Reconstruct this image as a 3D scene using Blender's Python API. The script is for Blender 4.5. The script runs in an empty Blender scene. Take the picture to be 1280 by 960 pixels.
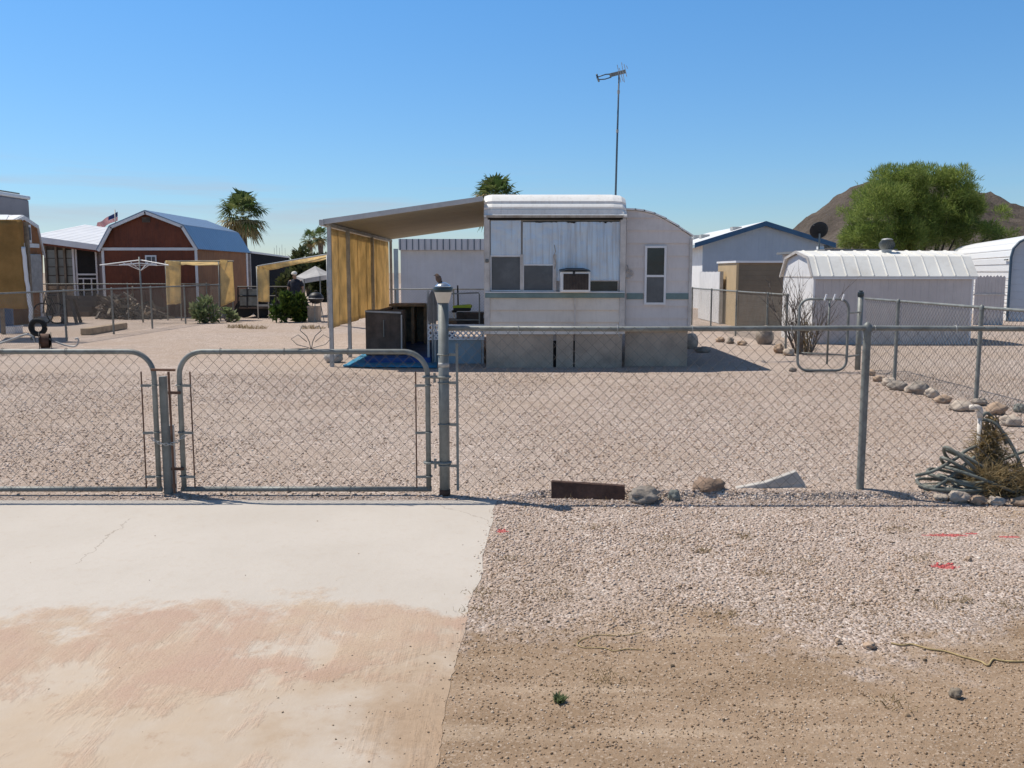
import bpy, bmesh, math, random
import numpy as np
from mathutils import Vector, Matrix, noise as mnoise

R = math.radians
SC = bpy.context.scene
COL = SC.collection
random.seed(7)
rng = np.random.default_rng(11)

# ------------------------------------------------------------------ camera
FPX, CAMH = 1150.0, 1.6
TH = math.atan(140.0 / FPX)
def ray(px, py):
    u, v = (px - 640) / FPX, (480 - py) / FPX
    return Vector((u, math.cos(TH) + v * math.sin(TH), -math.sin(TH) + v * math.cos(TH)))
def G(px, py):                       # a point of the flat ground
    d = ray(px, py); t = CAMH / -d.z
    return Vector((d.x * t, d.y * t, 0))
def V(px, py, Y):                    # a point at distance Y
    d = ray(px, py); t = Y / d.y
    return Vector((d.x * t, Y, CAMH + d.z * t))
def X(px, Y): return V(px, 340, Y).x
def Z(py, Y): return V(640, py, Y).z

cam_d = bpy.data.cameras.new('camera')
cam_d.sensor_width = 36; cam_d.lens = 36 * FPX / 1280
cam_d.clip_start = 0.05; cam_d.clip_end = 6000
cam = bpy.data.objects.new('camera', cam_d); COL.objects.link(cam)
cam.location = (0, 0, CAMH); cam.rotation_euler = (math.pi / 2 - TH, 0, 0)
SC.camera = cam

# ------------------------------------------------------------------ node helper
class NT:
    def __init__(self, name):
        self.m = bpy.data.materials.new(name); self.m.use_nodes = True
        self.t = self.m.node_tree; self.t.nodes.clear()
        self.out = self.t.nodes.new('ShaderNodeOutputMaterial')
    def n(self, typ, ins=None, **props):
        nd = self.t.nodes.new(typ)
        for k, v in props.items(): setattr(nd, k, v)
        for k, v in (ins or {}).items(): self.set(nd.inputs[k], v)
        return nd
    def set(self, sock, v):
        if isinstance(v, bpy.types.NodeSocket): self.t.links.new(v, sock)
        elif isinstance(v, bpy.types.Node): self.t.links.new(v.outputs[0], sock)
        else:
            if sock.type == 'RGBA' and len(v) == 3: v = (*v, 1)
            sock.default_value = v
    def math(self, op, a, b=0.0, c=0.0, clamp=False):
        return self.n('ShaderNodeMath', {0: a, 1: b, 2: c}, operation=op, use_clamp=clamp).outputs[0]
    def mix(self, f, a, b, mode='MIX'):
        nd = self.n('ShaderNodeMix', data_type='RGBA', blend_type=mode)
        self.set(nd.inputs[0], f); self.set(nd.inputs[6], a); self.set(nd.inputs[7], b)
        return nd.outputs[2]
    def obj(self): return self.n('ShaderNodeTexCoord').outputs['Object']
    def geo(self): return self.n('ShaderNodeNewGeometry').outputs['Position']
    def xyz(self, v): 
        s = self.n('ShaderNodeSeparateXYZ', {0: v}); return s.outputs[0], s.outputs[1], s.outputs[2]
    def map(self, v, scale=(1, 1, 1), loc=(0, 0, 0), rot=(0, 0, 0)):
        return self.n('ShaderNodeMapping', {'Vector': v, 'Scale': scale, 'Location': loc, 'Rotation': rot}).outputs[0]
    def noise(self, v, scale, detail=3.0, rough=0.55, dist=0.0):
        return self.n('ShaderNodeTexNoise', {'Vector': v, 'Scale': scale, 'Detail': detail, 'Roughness': rough, 'Distortion': dist}).outputs[0]
    def vor(self, v, scale, feature='F1', rnd=1.0):
        return self.n('ShaderNodeTexVoronoi', {'Vector': v, 'Scale': scale, 'Randomness': rnd}, feature=feature)
    def ramp(self, f, stops, interp='LINEAR'):
        nd = self.n('ShaderNodeValToRGB', {0: f}); cr = nd.color_ramp; cr.interpolation = interp
        while len(cr.elements) < len(stops): cr.elements.new(0.5)
        for e, (p, c) in zip(cr.elements, stops):
            e.position = p; e.color = (*c, 1) if not isinstance(c, (int, float)) else (c, c, c, 1)
        return nd.outputs[0]
    def step(self, f, a, b):      # smooth 0..1 between a and b
        nd = self.n('ShaderNodeMapRange', {0: f, 1: a, 2: b, 3: 0.0, 4: 1.0}, interpolation_type='SMOOTHSTEP')
        return nd.outputs[0]
    def bump(self, h, strength=0.3, dist=0.01, nrm=None):
        ins = {'Height': h, 'Strength': strength, 'Distance': dist}
        if nrm is not None: ins['Normal'] = nrm
        return self.n('ShaderNodeBump', ins).outputs[0]
    def bsdf(self, **kw):
        nd = self.n('ShaderNodeBsdfPrincipled', {k.replace('_', ' '): v for k, v in kw.items()})
        self.t.links.new(nd.outputs[0], self.out.inputs[0]); return nd

def paint(name, col, rough=0.6, metal=0.0, vary=0.12, vscale=3.0, dirt=None, dirt_amt=0.3, streak=0.0, bump=0.0, bscale=60.0, spec=0.4, lap=0.0, ribs=None):
    """A weathered plain surface: mottled colour, blotches of dirt, vertical streaks, fine bump, lap boards or ribs."""
    m = NT(name); p = m.geo()
    n1 = m.noise(p, vscale, 5, 0.6); n2 = m.noise(p, vscale * 9, 3, 0.6)
    c = m.mix(m.math('MULTIPLY', m.step(n1, 0.3, 0.7), 1.0), tuple(x * (1 - vary) for x in col), tuple(min(1, x * (1 + vary)) for x in col))
    c = m.mix(m.math('MULTIPLY', m.step(n2, 0.45, 0.75), vary), c, tuple(x * 0.6 for x in col))
    if dirt is not None:
        n3 = m.noise(p, vscale * 0.8 + 0.7, 6, 0.7)
        c = m.mix(m.math('MULTIPLY', m.step(n3, 0.48, 0.72), dirt_amt), c, dirt)
    if streak:
        s = m.noise(m.map(p, (26, 26, 0.8)), 1.0, 4, 0.6)
        c = m.mix(m.math('MULTIPLY', m.step(s, 0.48, 0.72), streak), c, dirt or tuple(x * 0.5 for x in col))
    rv = m.math('ADD', rough - 0.08, m.math('MULTIPLY', n2, 0.16))
    kw = dict(Base_Color=c, Roughness=rv, Metallic=metal)
    kw['Specular_IOR_Level'] = spec
    h = None
    if lap:
        x, y, z = m.xyz(p)
        h = m.math('MULTIPLY', m.math('SUBTRACT', 1.0, m.math('FRACT', m.math('MULTIPLY', z, 1 / lap))), 1.0)
        kw['Normal'] = m.bump(h, 1.0, 0.07)
    if ribs:
        axis, pitch, amp = ribs
        a = m.xyz(p)[axis]
        w = m.math('PINGPONG', m.math('MULTIPLY', a, 2 / pitch), 1.0)
        kw['Normal'] = m.bump(m.step(w, 0.55, 0.8), 0.8, amp)
    if bump:
        kw['Normal'] = m.bump(m.noise(p, bscale, 4, 0.6), bump, 0.01, kw.get('Normal'))
    m.bsdf(**kw)
    return m.m

def glass_dark(name, col=(0.03, 0.035, 0.04), rough=0.12):
    m = NT(name); p = m.geo()
    n = m.noise(p, 3.0, 3); n2 = m.noise(p, 2.2, 5, 0.7)
    c = m.mix(m.step(n2, 0.42, 0.7), col, tuple(x * 1.35 + 0.008 for x in col))
    m.bsdf(Base_Color=c, Roughness=m.math('ADD', rough, m.math('MULTIPLY', n2, 0.15)), Specular_IOR_Level=0.5, Normal=m.bump(n, 0.06, 0.05))
    return m.m

def fabric(name, col, trans=0.45, vscale=2.0, weave=220):
    m = NT(name); p = m.geo()
    n1 = m.noise(p, vscale, 5, 0.65); n2 = m.noise(m.map(p, (5, 5, 0.7)), 1.5, 4)
    c = m.mix(m.step(n1, 0.3, 0.7), tuple(x * 0.78 for x in col), tuple(min(1, x * 1.12) for x in col))
    c = m.mix(m.math('MULTIPLY', m.step(n2, 0.45, 0.75), 0.16), c, tuple(x * 0.62 for x in col))
    nb = m.bump(m.noise(p, 6, 3), 0.25, 0.05)
    d = m.n('ShaderNodeBsdfDiffuse', {'Color': c, 'Normal': nb})
    t = m.n('ShaderNodeBsdfTranslucent', {'Color': c, 'Normal': nb})
    mx = m.n('ShaderNodeMixShader', {0: trans, 1: d, 2: t})
    m.t.links.new(mx.outputs[0], m.out.inputs[0]); return m.m

def leafy(name, c1, c2, c3, trans=0.35, attr='rnd'):
    m = NT(name)
    a = m.n('ShaderNodeAttribute', attribute_name=attr).outputs['Fac']
    c = m.ramp(a, [(0.0, c1), (0.5, c2), (1.0, c3)])
    d = m.n('ShaderNodeBsdfPrincipled', {'Base Color': c, 'Roughness': 0.6, 'Specular IOR Level': 0.25})
    t = m.n('ShaderNodeBsdfTranslucent', {'Color': c})
    mx = m.n('ShaderNodeMixShader', {0: trans, 1: d, 2: t})
    m.t.links.new(mx.outputs[0], m.out.inputs[0]); return m.m

# ------------------------------------------------------------------ objects
BASE = {}
def tag(o, label=None, cat=None, group=None, kind=None):
    if label: o['label'] = label
    if cat: o['category'] = cat
    if group: o['group'] = group
    if kind: o['kind'] = kind
    return o
def thing(name, loc, label, cat, group=None):
    o = bpy.data.objects.new(name, None); o.empty_display_size = 0.2
    COL.objects.link(o); o.location = loc; BASE[o] = Vector(loc)
    return tag(o, label, cat, group)

class MB:
    """Collects shapes in world coordinates; build() links them as ONE mesh object."""
    def __init__(self): self.v, self.f, self.mi, self.cur = [], [], [], 0
    def add(self, vs, fs):
        b = len(self.v); self.v += [tuple(v) for v in vs]
        self.f += [tuple(i + b for i in f) for f in fs]; self.mi += [self.cur] * len(fs); return self
    def box(self, x0, x1, y0, y1, z0, z1, rot=0.0, piv=None):
        vs = [Vector((x, y, z)) for z in (z0, z1) for x, y in ((x0, y0), (x1, y0), (x1, y1), (x0, y1))]
        if rot:
            c = Vector(piv) if piv else Vector(((x0 + x1) / 2, (y0 + y1) / 2, 0)); M = Matrix.Rotation(rot, 3, 'Z')
            vs = [M @ (v - c) + c for v in vs]
        return self.add(vs, [(3, 2, 1, 0), (4, 5, 6, 7), (0, 1, 5, 4), (1, 2, 6, 5), (2, 3, 7, 6), (3, 0, 4, 7)])
    def obox(self, c, ax, ay, az):   # oriented box by half axes
        c = Vector(c); vs = [c + sx * ax + sy * ay + sz * az for sz in (-1, 1) for sx, sy in ((-1, -1), (1, -1), (1, 1), (-1, 1))]
        return self.add(vs, [(3, 2, 1, 0), (4, 5, 6, 7), (0, 1, 5, 4), (1, 2, 6, 5), (2, 3, 7, 6), (3, 0, 4, 7)])
    def bar(self, a, b, w, h, up=(0, 0, 1)):
        a, b = Vector(a), Vector(b); d = (b - a); L = d.length; d.normalize()
        s = d.cross(Vector(up)); 
        if s.length < 1e-4: s = d.cross(Vector((1, 0, 0)))
        s.normalize(); u = s.cross(d)
        return self.obox((a + b) / 2, d * L / 2, s * w / 2, u * h / 2)
    def prism(self, pts, d):         # polygon pts (3-D) swept by vector d
        n = len(pts); d = Vector(d); pts = [Vector(p) for p in pts]
        vs = pts + [p + d for p in pts]
        fs = [tuple(range(n))[::-1], tuple(range(n, 2 * n))] + [(i, (i + 1) % n, n + (i + 1) % n, n + i) for i in range(n)]
        return self.add(vs, fs)
    def sheet(self, pts, d):         # open polyline swept by vector d
        n = len(pts); d = Vector(d); pts = [Vector(p) for p in pts]
        return self.add(pts + [p + d for p in pts], [(i, i + 1, n + i + 1, n + i) for i in range(n - 1)])
    def tube(self, pts, r, n=8, closed=False, caps=True):
        pts = [Vector(p) for p in pts]; k = len(pts); rs = [float(q) for q in r] if isinstance(r, (list, tuple)) else [float(r)] * k
        ref = None; vs = []
        for i in range(k):
            if closed: t = pts[(i + 1) % k] - pts[i - 1]
            else: t = pts[min(i + 1, k - 1)] - pts[max(i - 1, 0)]
            t.normalize()
            if ref is None: ref = t.orthogonal()
            ref = (ref - t * ref.dot(t)); 
            if ref.length < 1e-6: ref = t.orthogonal()
            ref.normalize(); b = t.cross(ref)
            vs += [pts[i] + rs[i] * (math.cos(2 * math.pi * j / n) * ref + math.sin(2 * math.pi * j / n) * b) for j in range(n)]
        fs = []
        for i in range(k if closed else k - 1):
            a, c = i * n, ((i + 1) % k) * n
            fs += [(a + j, a + (j + 1) % n, c + (j + 1) % n, c + j) for j in range(n)]
        if caps and not closed: fs += [tuple(range(n))[::-1], tuple(range((k - 1) * n, k * n))]
        return self.add(vs, fs)
    def lathe(self, c, prof, n=20):  # prof: (r, z) from bottom to top
        c = Vector(c); vs = []
        for r, z in prof: vs += [c + Vector((r * math.cos(2 * math.pi * j / n), r * math.sin(2 * math.pi * j / n), z)) for j in range(n)]
        fs = [(i * n + j, i * n + (j + 1) % n, (i + 1) * n + (j + 1) % n, (i + 1) * n + j) for i in range(len(prof) - 1) for j in range(n)]
        fs += [tuple(range(n))[::-1], tuple(range((len(prof) - 1) * n, len(prof) * n))]
        return self.add(vs, fs)
    def ball(self, c, r, sub=2, jit=0.0, seed=0, sq=(1, 1, 1), freq=1.6):
        bm = bmesh.new(); bmesh.ops.create_icosphere(bm, subdivisions=sub, radius=1.0)
        off = Vector((seed * 3.17, seed * 1.73, seed * 5.1)); vs = []
        for v in bm.verts:
            p = v.co.copy(); k = 1 + jit * mnoise.noise(p * freq + off) + jit * 0.5 * mnoise.noise(p * freq * 2.3 + off)
            vs.append(Vector(c) + Vector((p.x * sq[0], p.y * sq[1], p.z * sq[2])) * (k * r))
        fs = [tuple(v.index for v in f.verts) for f in bm.faces]; bm.free()
        return self.add(vs, fs)
    def build(self, name, mat, parent=None, smooth=False, bevel=0.0):
        me = bpy.data.meshes.new(name); V3 = [Vector(v) for v in self.v]
        if parent is not None: b = BASE[parent]
        else:
            lo = [min(v[i] for v in V3) for i in range(3)]; hi = [max(v[i] for v in V3) for i in range(3)]
            b = Vector(((lo[0] + hi[0]) / 2, (lo[1] + hi[1]) / 2, lo[2]))
        me.from_pydata([v - b for v in V3], [], self.f)
        mats = mat if isinstance(mat, (list, tuple)) else [mat]
        for m in mats: me.materials.append(m)
        if len(mats) > 1: me.polygons.foreach_set('material_index', self.mi)
        if smooth: me.polygons.foreach_set('use_smooth', [True] * len(me.polygons))
        me.update()
        o = bpy.data.objects.new(name, me); COL.objects.link(o); BASE[o] = b
        if parent is not None: o.parent = parent
        else: o.location = b
        if smooth == 'auto':
            try: me.set_sharp_from_angle(angle=R(40))
            except Exception: pass
        if bevel:
            md = o.modifiers.new('bevel', 'BEVEL'); md.width = bevel; md.segments = 2; md.limit_method = 'ANGLE'
        return o

def arc(c, r, a0, a1, n, u=(1, 0, 0), w=(0, 0, 1)):
    c, u, w = Vector(c), Vector(u), Vector(w)
    return [c + r * (math.cos(R(a0 + (a1 - a0) * i / n)) * u + math.sin(R(a0 + (a1 - a0) * i / n)) * w) for i in range(n + 1)]

def chain_link(mb, o, d, L, z0, z1, w=0.0425, r=0.0016, sag=0.0):
    """woven zigzag wires over the vertical panel from o along unit vector d"""
    o, d = Vector(o), Vector(d); nrm = Vector((d.y, -d.x, 0)); nl = max(2, int(round((z1 - z0) / w))); nw = max(1, int(round(L / w)))
    up = Vector((0, 0, 1)); vs, fs = [], []
    offs = [(math.cos(a), math.sin(a)) for a in (0.5, 2.6, 4.7)]
    wob = random.random() * 50
    for i in range(nw):
        base = len(vs)
        for j in range(nl + 1):
            odd = (i + j) % 2
            sx = L * (i + odd) / nw
            zz = z0 + (z1 - z0) * j / nl
            bulge = 0.012 * math.sin(sx * 1.7 + wob) * math.sin(math.pi * j / nl) + 0.0025 * (1 if odd else -1)
            zz += 0.006 * math.sin(sx * 2.3 + wob) * math.sin(math.pi * j / nl)
            p = o + d * sx + nrm * bulge; p.z = zz
            for a, b in offs: vs.append(p + (d * a * 1.25 + nrm * b) * r)
        for j in range(nl):
            a, c = base + j * 3, base + (j + 1) * 3
            fs += [(a + k, a + (k + 1) % 3, c + (k + 1) % 3, c + k) for k in range(3)]
    return mb.add(vs, fs)
# ------------------------------------------------------------------ materials
M = {}
M['galv'] = paint('galvanised_steel', (0.225, 0.235, 0.22), 0.55, 0.2, 0.2, 6, (0.10, 0.10, 0.09), 0.4, 0.15)
M['galv_light'] = paint('pale_galvanised_steel', (0.42, 0.42, 0.405), 0.5, 0.25, 0.15, 6, (0.2, 0.19, 0.17), 0.3)
M['wire'] = paint('fence_wire', (0.185, 0.175, 0.16), 0.6, 0.2, 0.25, 4, (0.13, 0.08, 0.05), 0.5)
M['rust'] = paint('rusty_iron', (0.11, 0.06, 0.042), 0.8, 0.1, 0.35, 8, (0.05, 0.03, 0.025), 0.6, bump=0.4)
M['rust_bar'] = paint('rusty_bar', (0.16, 0.085, 0.055), 0.8, 0.1, 0.35, 8, (0.06, 0.04, 0.03), 0.5)
M['white'] = paint('white_paint', (0.74, 0.74, 0.74), 0.5, 0, 0.05, 2, (0.5, 0.46, 0.4), 0.15, 0.06)
M['white_metal'] = paint('white_sheet_metal', (0.78, 0.78, 0.77), 0.45, 0, 0.04, 2, (0.55, 0.52, 0.48), 0.2, 0.08)
M['cream'] = paint('cream_siding', (0.72, 0.65, 0.565), 0.55, 0, 0.06, 1.5, (0.45, 0.38, 0.31), 0.35, 0.12, lap=0.19)
M['mauve_siding'] = paint('pale_lap_siding', (0.68, 0.625, 0.585), 0.55, 0, 0.05, 1.5, (0.42, 0.36, 0.32), 0.3, 0.1, lap=0.21)
M['trim'] = paint('aluminium_trim', (0.58, 0.54, 0.50), 0.5, 0.2, 0.12, 4, (0.28, 0.24, 0.2), 0.45, 0.2)
M['teal'] = paint('faded_teal_band', (0.16, 0.235, 0.23), 0.55, 0, 0.12, 4, (0.3, 0.3, 0.27), 0.35)
M['skirt'] = paint('skirting_board', (0.46, 0.365, 0.275), 0.8, 0, 0.16, 2.5, (0.16, 0.13, 0.11), 0.5, 0.2, bump=0.2)
M['skirt_blue'] = paint('blue_grey_board', (0.30, 0.38, 0.42), 0.75, 0, 0.12, 2.5, (0.2, 0.22, 0.22), 0.4, 0.2)
M['cap'] = paint('white_roof_cap', (0.80, 0.79, 0.76), 0.5, 0, 0.05, 2, (0.45, 0.39, 0.32), 0.4, 0.25)
M['black'] = paint('black_paint', (0.018, 0.018, 0.02), 0.5, 0, 0.3, 4)
M['dark'] = paint('dark_void', (0.02, 0.019, 0.018), 0.9, 0, 0.2, 4)
M['pane'] = glass_dark('window_screen_pane', (0.085, 0.09, 0.093), 0.3)
M['pane_dark'] = glass_dark('window_pane_dark', (0.022, 0.028, 0.03), 0.08)
M['ac_grille'] = paint('grille_brown', (0.055, 0.042, 0.04), 0.7, 0, 0.2, 8)
M['tan_cloth'] = fabric('tan_shade_cloth', (0.86, 0.69, 0.41), 0.5)
M['tan_cloth_pale'] = fabric('pale_tan_shade_cloth', (0.90, 0.72, 0.40), 0.52)
M['tan_cloth_brown'] = fabric('brown_shade_cloth', (0.42, 0.26, 0.10), 0.35)
M['awning'] = paint('awning_pan', (0.36, 0.335, 0.25), 0.6, 0, 0.08, 1.2, (0.3, 0.25, 0.18), 0.3, 0.0, ribs=(1, 0.4, 0.02))
M['awning_edge'] = paint('awning_fascia', (0.50, 0.50, 0.49), 0.5, 0.2, 0.1, 3, (0.3, 0.27, 0.24), 0.3)
M['carpet'] = paint('blue_outdoor_carpet', (0.035, 0.20, 0.33), 0.95, 0, 0.25, 3, (0.16, 0.2, 0.2), 0.5, bump=0.4)
M['carpet_navy'] = paint('navy_carpet', (0.035, 0.085, 0.25), 0.95, 0, 0.25, 3, bump=0.4)
M['dark_wood'] = paint('dark_brown_wood', (0.105, 0.078, 0.06), 0.65, 0, 0.3, 4, (0.02, 0.015, 0.012), 0.5, 0.3)
M['brown_wood'] = paint('brown_wood', (0.42, 0.31, 0.20), 0.7, 0, 0.25, 4, (0.07, 0.05, 0.035), 0.5, 0.3)
M['grey_wood'] = paint('weathered_wood', (0.22, 0.18, 0.135), 0.85, 0, 0.25, 6, (0.1, 0.08, 0.06), 0.5, bump=0.3)
M['red_wall'] = paint('barn_red_boards', (0.165, 0.047, 0.022), 0.7, 0, 0.16, 1.5, (0.06, 0.02, 0.014), 0.4, 0.25, ribs=(0, 0.2, 0.012))
M['orange_wall'] = paint('orange_stained_boards', (0.29, 0.125, 0.05), 0.7, 0, 0.14, 1.5, (0.16, 0.07, 0.03), 0.4, 0.2, ribs=(1, 0.2, 0.012))
M['steel_roof'] = paint('blue_grey_metal_roof', (0.24, 0.29, 0.36), 0.35, 0.4, 0.05, 1.0, None, 0, 0.06, ribs=(1, 0.25, 0.012))
M['white_roof'] = paint('white_metal_roof', (0.74, 0.74, 0.74), 0.45, 0.1, 0.05, 1.0, (0.5, 0.48, 0.45), 0.2, 0, ribs=(0, 0.3, 0.015))
M['white_wall_ribs'] = paint('white_ribbed_wall', (0.56, 0.57, 0.60), 0.55, 0, 0.04, 1.2, (0.45, 0.43, 0.42), 0.2, 0.05, ribs=(0, 0.16, 0.012))
M['grey_wall'] = paint('grey_white_wall', (0.52, 0.54, 0.57), 0.6, 0, 0.05, 1.2, (0.42, 0.42, 0.42), 0.25, 0.06, ribs=(0, 0.3, 0.008))
M['grey_lap'] = paint('grey_white_lap_wall', (0.56, 0.58, 0.60), 0.6, 0, 0.05, 1.2, None, 0, 0.0, lap=0.24)
M['house_wall'] = paint('shaded_white_house_wall', (0.36, 0.42, 0.49), 0.6, 0, 0.05, 1.2, None, 0, 0, ribs=(0, 0.3, 0.008))  # white house gable, its blue grey shade put into the colour
M['shed_wall'] = paint('white_shed_wall', (0.56, 0.515, 0.49), 0.6, 0, 0.06, 1.4, (0.4, 0.37, 0.35), 0.3, 0.1, ribs=(0, 0.18, 0.01))
M['shed_roof'] = paint('cream_shed_roof', (0.80, 0.78, 0.72), 0.5, 0, 0.06, 1.6, (0.55, 0.5, 0.42), 0.35, 0.05)
M['blue_trim'] = paint('blue_trim', (0.035, 0.10, 0.19), 0.55, 0, 0.1, 2)
M['tan_wall'] = paint('tan_wall', (0.48, 0.36, 0.21), 0.7, 0, 0.06, 2, (0.35, 0.26, 0.16), 0.3)
M['tan_wall_shaded'] = paint('shaded_tan_lap_wall', (0.29, 0.205, 0.125), 0.75, 0, 0.08, 2, (0.2, 0.14, 0.09), 0.3, lap=0.15)  # tan shed siding darkened, the shade of its front put into the colour
M['slate_trim'] = paint('slate_trim', (0.06, 0.10, 0.14), 0.5, 0, 0.1, 3)
M['navy_wall'] = paint('dark_container_wall', (0.012, 0.012, 0.016), 0.8, 0, 0.2, 2, spec=0.08, ribs=(1, 0.3, 0.03))
M['roof_grey'] = paint('grey_flat_roof', (0.17, 0.18, 0.19), 0.7, 0, 0.1, 2)
M['rv_wall'] = paint('grey_mauve_wall', (0.30, 0.27, 0.275), 0.6, 0, 0.06, 1.5, (0.25, 0.22, 0.22), 0.3)
M['bark'] = paint('palm_trunk_bark', (0.16, 0.12, 0.09), 0.9, 0, 0.3, 6, (0.07, 0.05, 0.035), 0.6, bump=0.8, bscale=20)
M['twig'] = paint('dry_twigs', (0.16, 0.135, 0.115), 0.9, 0, 0.3, 8)
M['concrete_old'] = paint('old_concrete', (0.48, 0.45, 0.41), 0.9, 0, 0.12, 5, (0.25, 0.2, 0.15), 0.45, bump=0.4)
M['rock_grey'] = paint('grey_rock', (0.30, 0.26, 0.22), 0.9, 0, 0.3, 9, (0.32, 0.24, 0.17), 0.5, bump=0.8, bscale=30)
M['rock_tan'] = paint('tan_rock', (0.40, 0.29, 0.205), 0.9, 0, 0.25, 9, (0.2, 0.15, 0.12), 0.5, bump=0.8, bscale=30)
M['rock_pale'] = paint('pale_rock', (0.50, 0.42, 0.34), 0.9, 0, 0.2, 9, (0.3, 0.22, 0.17), 0.5, bump=0.8, bscale=30)
M['rock_green'] = paint('green_grey_rock', (0.24, 0.25, 0.22), 0.9, 0, 0.3, 9, (0.12, 0.12, 0.11), 0.5, bump=0.8, bscale=30)
M['hose'] = paint('grey_green_hose', (0.17, 0.18, 0.155), 0.6, 0, 0.25, 10, (0.2, 0.18, 0.15), 0.45)
M['pvc'] = paint('white_pvc', (0.72, 0.66, 0.58), 0.5, 0, 0.1, 8, (0.5, 0.38, 0.28), 0.4)
M['rope'] = paint('yellow_rope', (0.44, 0.33, 0.16), 0.9, 0, 0.25, 20, (0.3, 0.22, 0.12), 0.5)
M['blue_plastic'] = paint('blue_barrel_plastic', (0.05, 0.10, 0.19), 0.5, 0, 0.15, 3)
M['lime'] = paint('lime_plastic', (0.52, 0.68, 0.06), 0.5, 0, 0.1, 4)
M['lens'] = paint('frosted_lamp_lens', (0.66, 0.60, 0.50), 0.35, 0, 0.06, 12)
M['chrome'] = paint('silver_cap', (0.66, 0.70, 0.74), 0.22, 0.85, 0.05, 10)
M['lamp_rim'] = paint('dark_lamp_rim', (0.05, 0.065, 0.07), 0.3, 0.4, 0.1, 10)
M['umbrella'] = fabric('pale_grey_canvas', (0.55, 0.55, 0.55), 0.3)
M['umbrella_brown'] = fabric('brown_canvas', (0.30, 0.28, 0.26), 0.2)
M['tyre'] = paint('tyre_rubber', (0.02, 0.02, 0.02), 0.85, 0, 0.2, 8)
M['bird'] = paint('brown_feathers', (0.13, 0.085, 0.06), 0.85, 0, 0.35, 60, (0.04, 0.03, 0.025), 0.5)
M['bird_dark'] = paint('dark_feathers', (0.025, 0.02, 0.02), 0.8, 0, 0.3, 60)
M['skin'] = paint('skin', (0.42, 0.25, 0.17), 0.6, 0, 0.08, 12)
M['cap_white'] = paint('white_cap_cloth', (0.72, 0.70, 0.66), 0.9, 0, 0.06, 12)
M['shirt'] = paint('dark_shirt_cloth', (0.03, 0.032, 0.045), 0.95, 0, 0.25, 8)
M['palm_leaf'] = leafy('palm_leaf', (0.36, 0.28, 0.14), (0.13, 0.17, 0.055), (0.06, 0.105, 0.03), 0.4)
M['tree_leaf'] = leafy('tree_leaf', (0.10, 0.15, 0.034), (0.18, 0.25, 0.056), (0.29, 0.335, 0.10), 0.52)
M['tree_dark'] = leafy('olive_leaf', (0.045, 0.06, 0.022), (0.07, 0.085, 0.03), (0.11, 0.12, 0.05), 0.3)
M['shrub_leaf'] = leafy('shrub_leaf', (0.11, 0.15, 0.07), (0.17, 0.22, 0.10), (0.27, 0.29, 0.16), 0.45)
M['lush_leaf'] = leafy('lush_leaf', (0.03, 0.06, 0.014), (0.05, 0.095, 0.02), (0.14, 0.19, 0.03), 0.3)
M['dry_grass'] = leafy('dry_grass', (0.20, 0.14, 0.065), (0.34, 0.25, 0.12), (0.48, 0.37, 0.20), 0.3)
M['bark_brown'] = paint('tree_bark', (0.10, 0.085, 0.055), 0.9, 0, 0.3, 8, bump=0.5)

def foil():
    m = NT('foil_insulation'); p = m.geo()
    s = m.noise(m.map(p, (24, 24, 0.8)), 1.0, 5, 0.65)
    b = m.noise(p, 2.2, 4, 0.6)
    x, y, z = m.xyz(p)
    c = m.mix(m.step(b, 0.35, 0.65), (0.53, 0.59, 0.66), (0.56, 0.655, 0.75))
    c = m.mix(m.math('MULTIPLY', m.step(m.math('ADD', s, m.math('MULTIPLY', m.step(x, -.1, 1.2), .06)), 0.49, 0.74), 0.45), c, (0.36, 0.33, 0.31))
    big = m.noise(p, 5.5, 3)
    m.bsdf(Base_Color=c, Metallic=0.75, Roughness=m.math('ADD', 0.26, m.math('MULTIPLY', s, 0.3)), Normal=m.bump(m.math('ADD', big, m.math('MULTIPLY', m.noise(p, 34, 4, .7), .18)), 0.35, 0.04))
    return m.m
M['foil'] = foil()

def shelf_glass():
    m = NT('glass_block'); p = m.obj()
    n = m.noise(m.geo(), 2.5, 4)
    m.bsdf(Base_Color=m.mix(n, (0.10, 0.11, 0.10), (0.30, 0.31, 0.28)), Roughness=0.3)
    return m.m
M['glass_block'] = shelf_glass()

M['stained_lip'] = paint('stained_lip', (0.44, 0.38, 0.31), 0.7, 0, 0.2, 5, (0.24, 0.17, 0.11), 0.7, 0.5)

M['rock_brown'] = paint('brown_rock', (0.23, 0.16, 0.115), 0.9, 0, 0.3, 9, (0.36, 0.26, 0.18), 0.5, bump=0.8, bscale=30)
M['lap_cream'] = paint('cream_lap_boards', (0.72, 0.65, 0.565), 0.55, 0, 0.06, 1.5, (0.45, 0.38, 0.31), 0.4, 0.16)
M['lap_pale'] = paint('pale_lap_boards', (0.68, 0.625, 0.585), 0.55, 0, 0.05, 1.5, (0.42, 0.36, 0.32), 0.35, 0.12)
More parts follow.
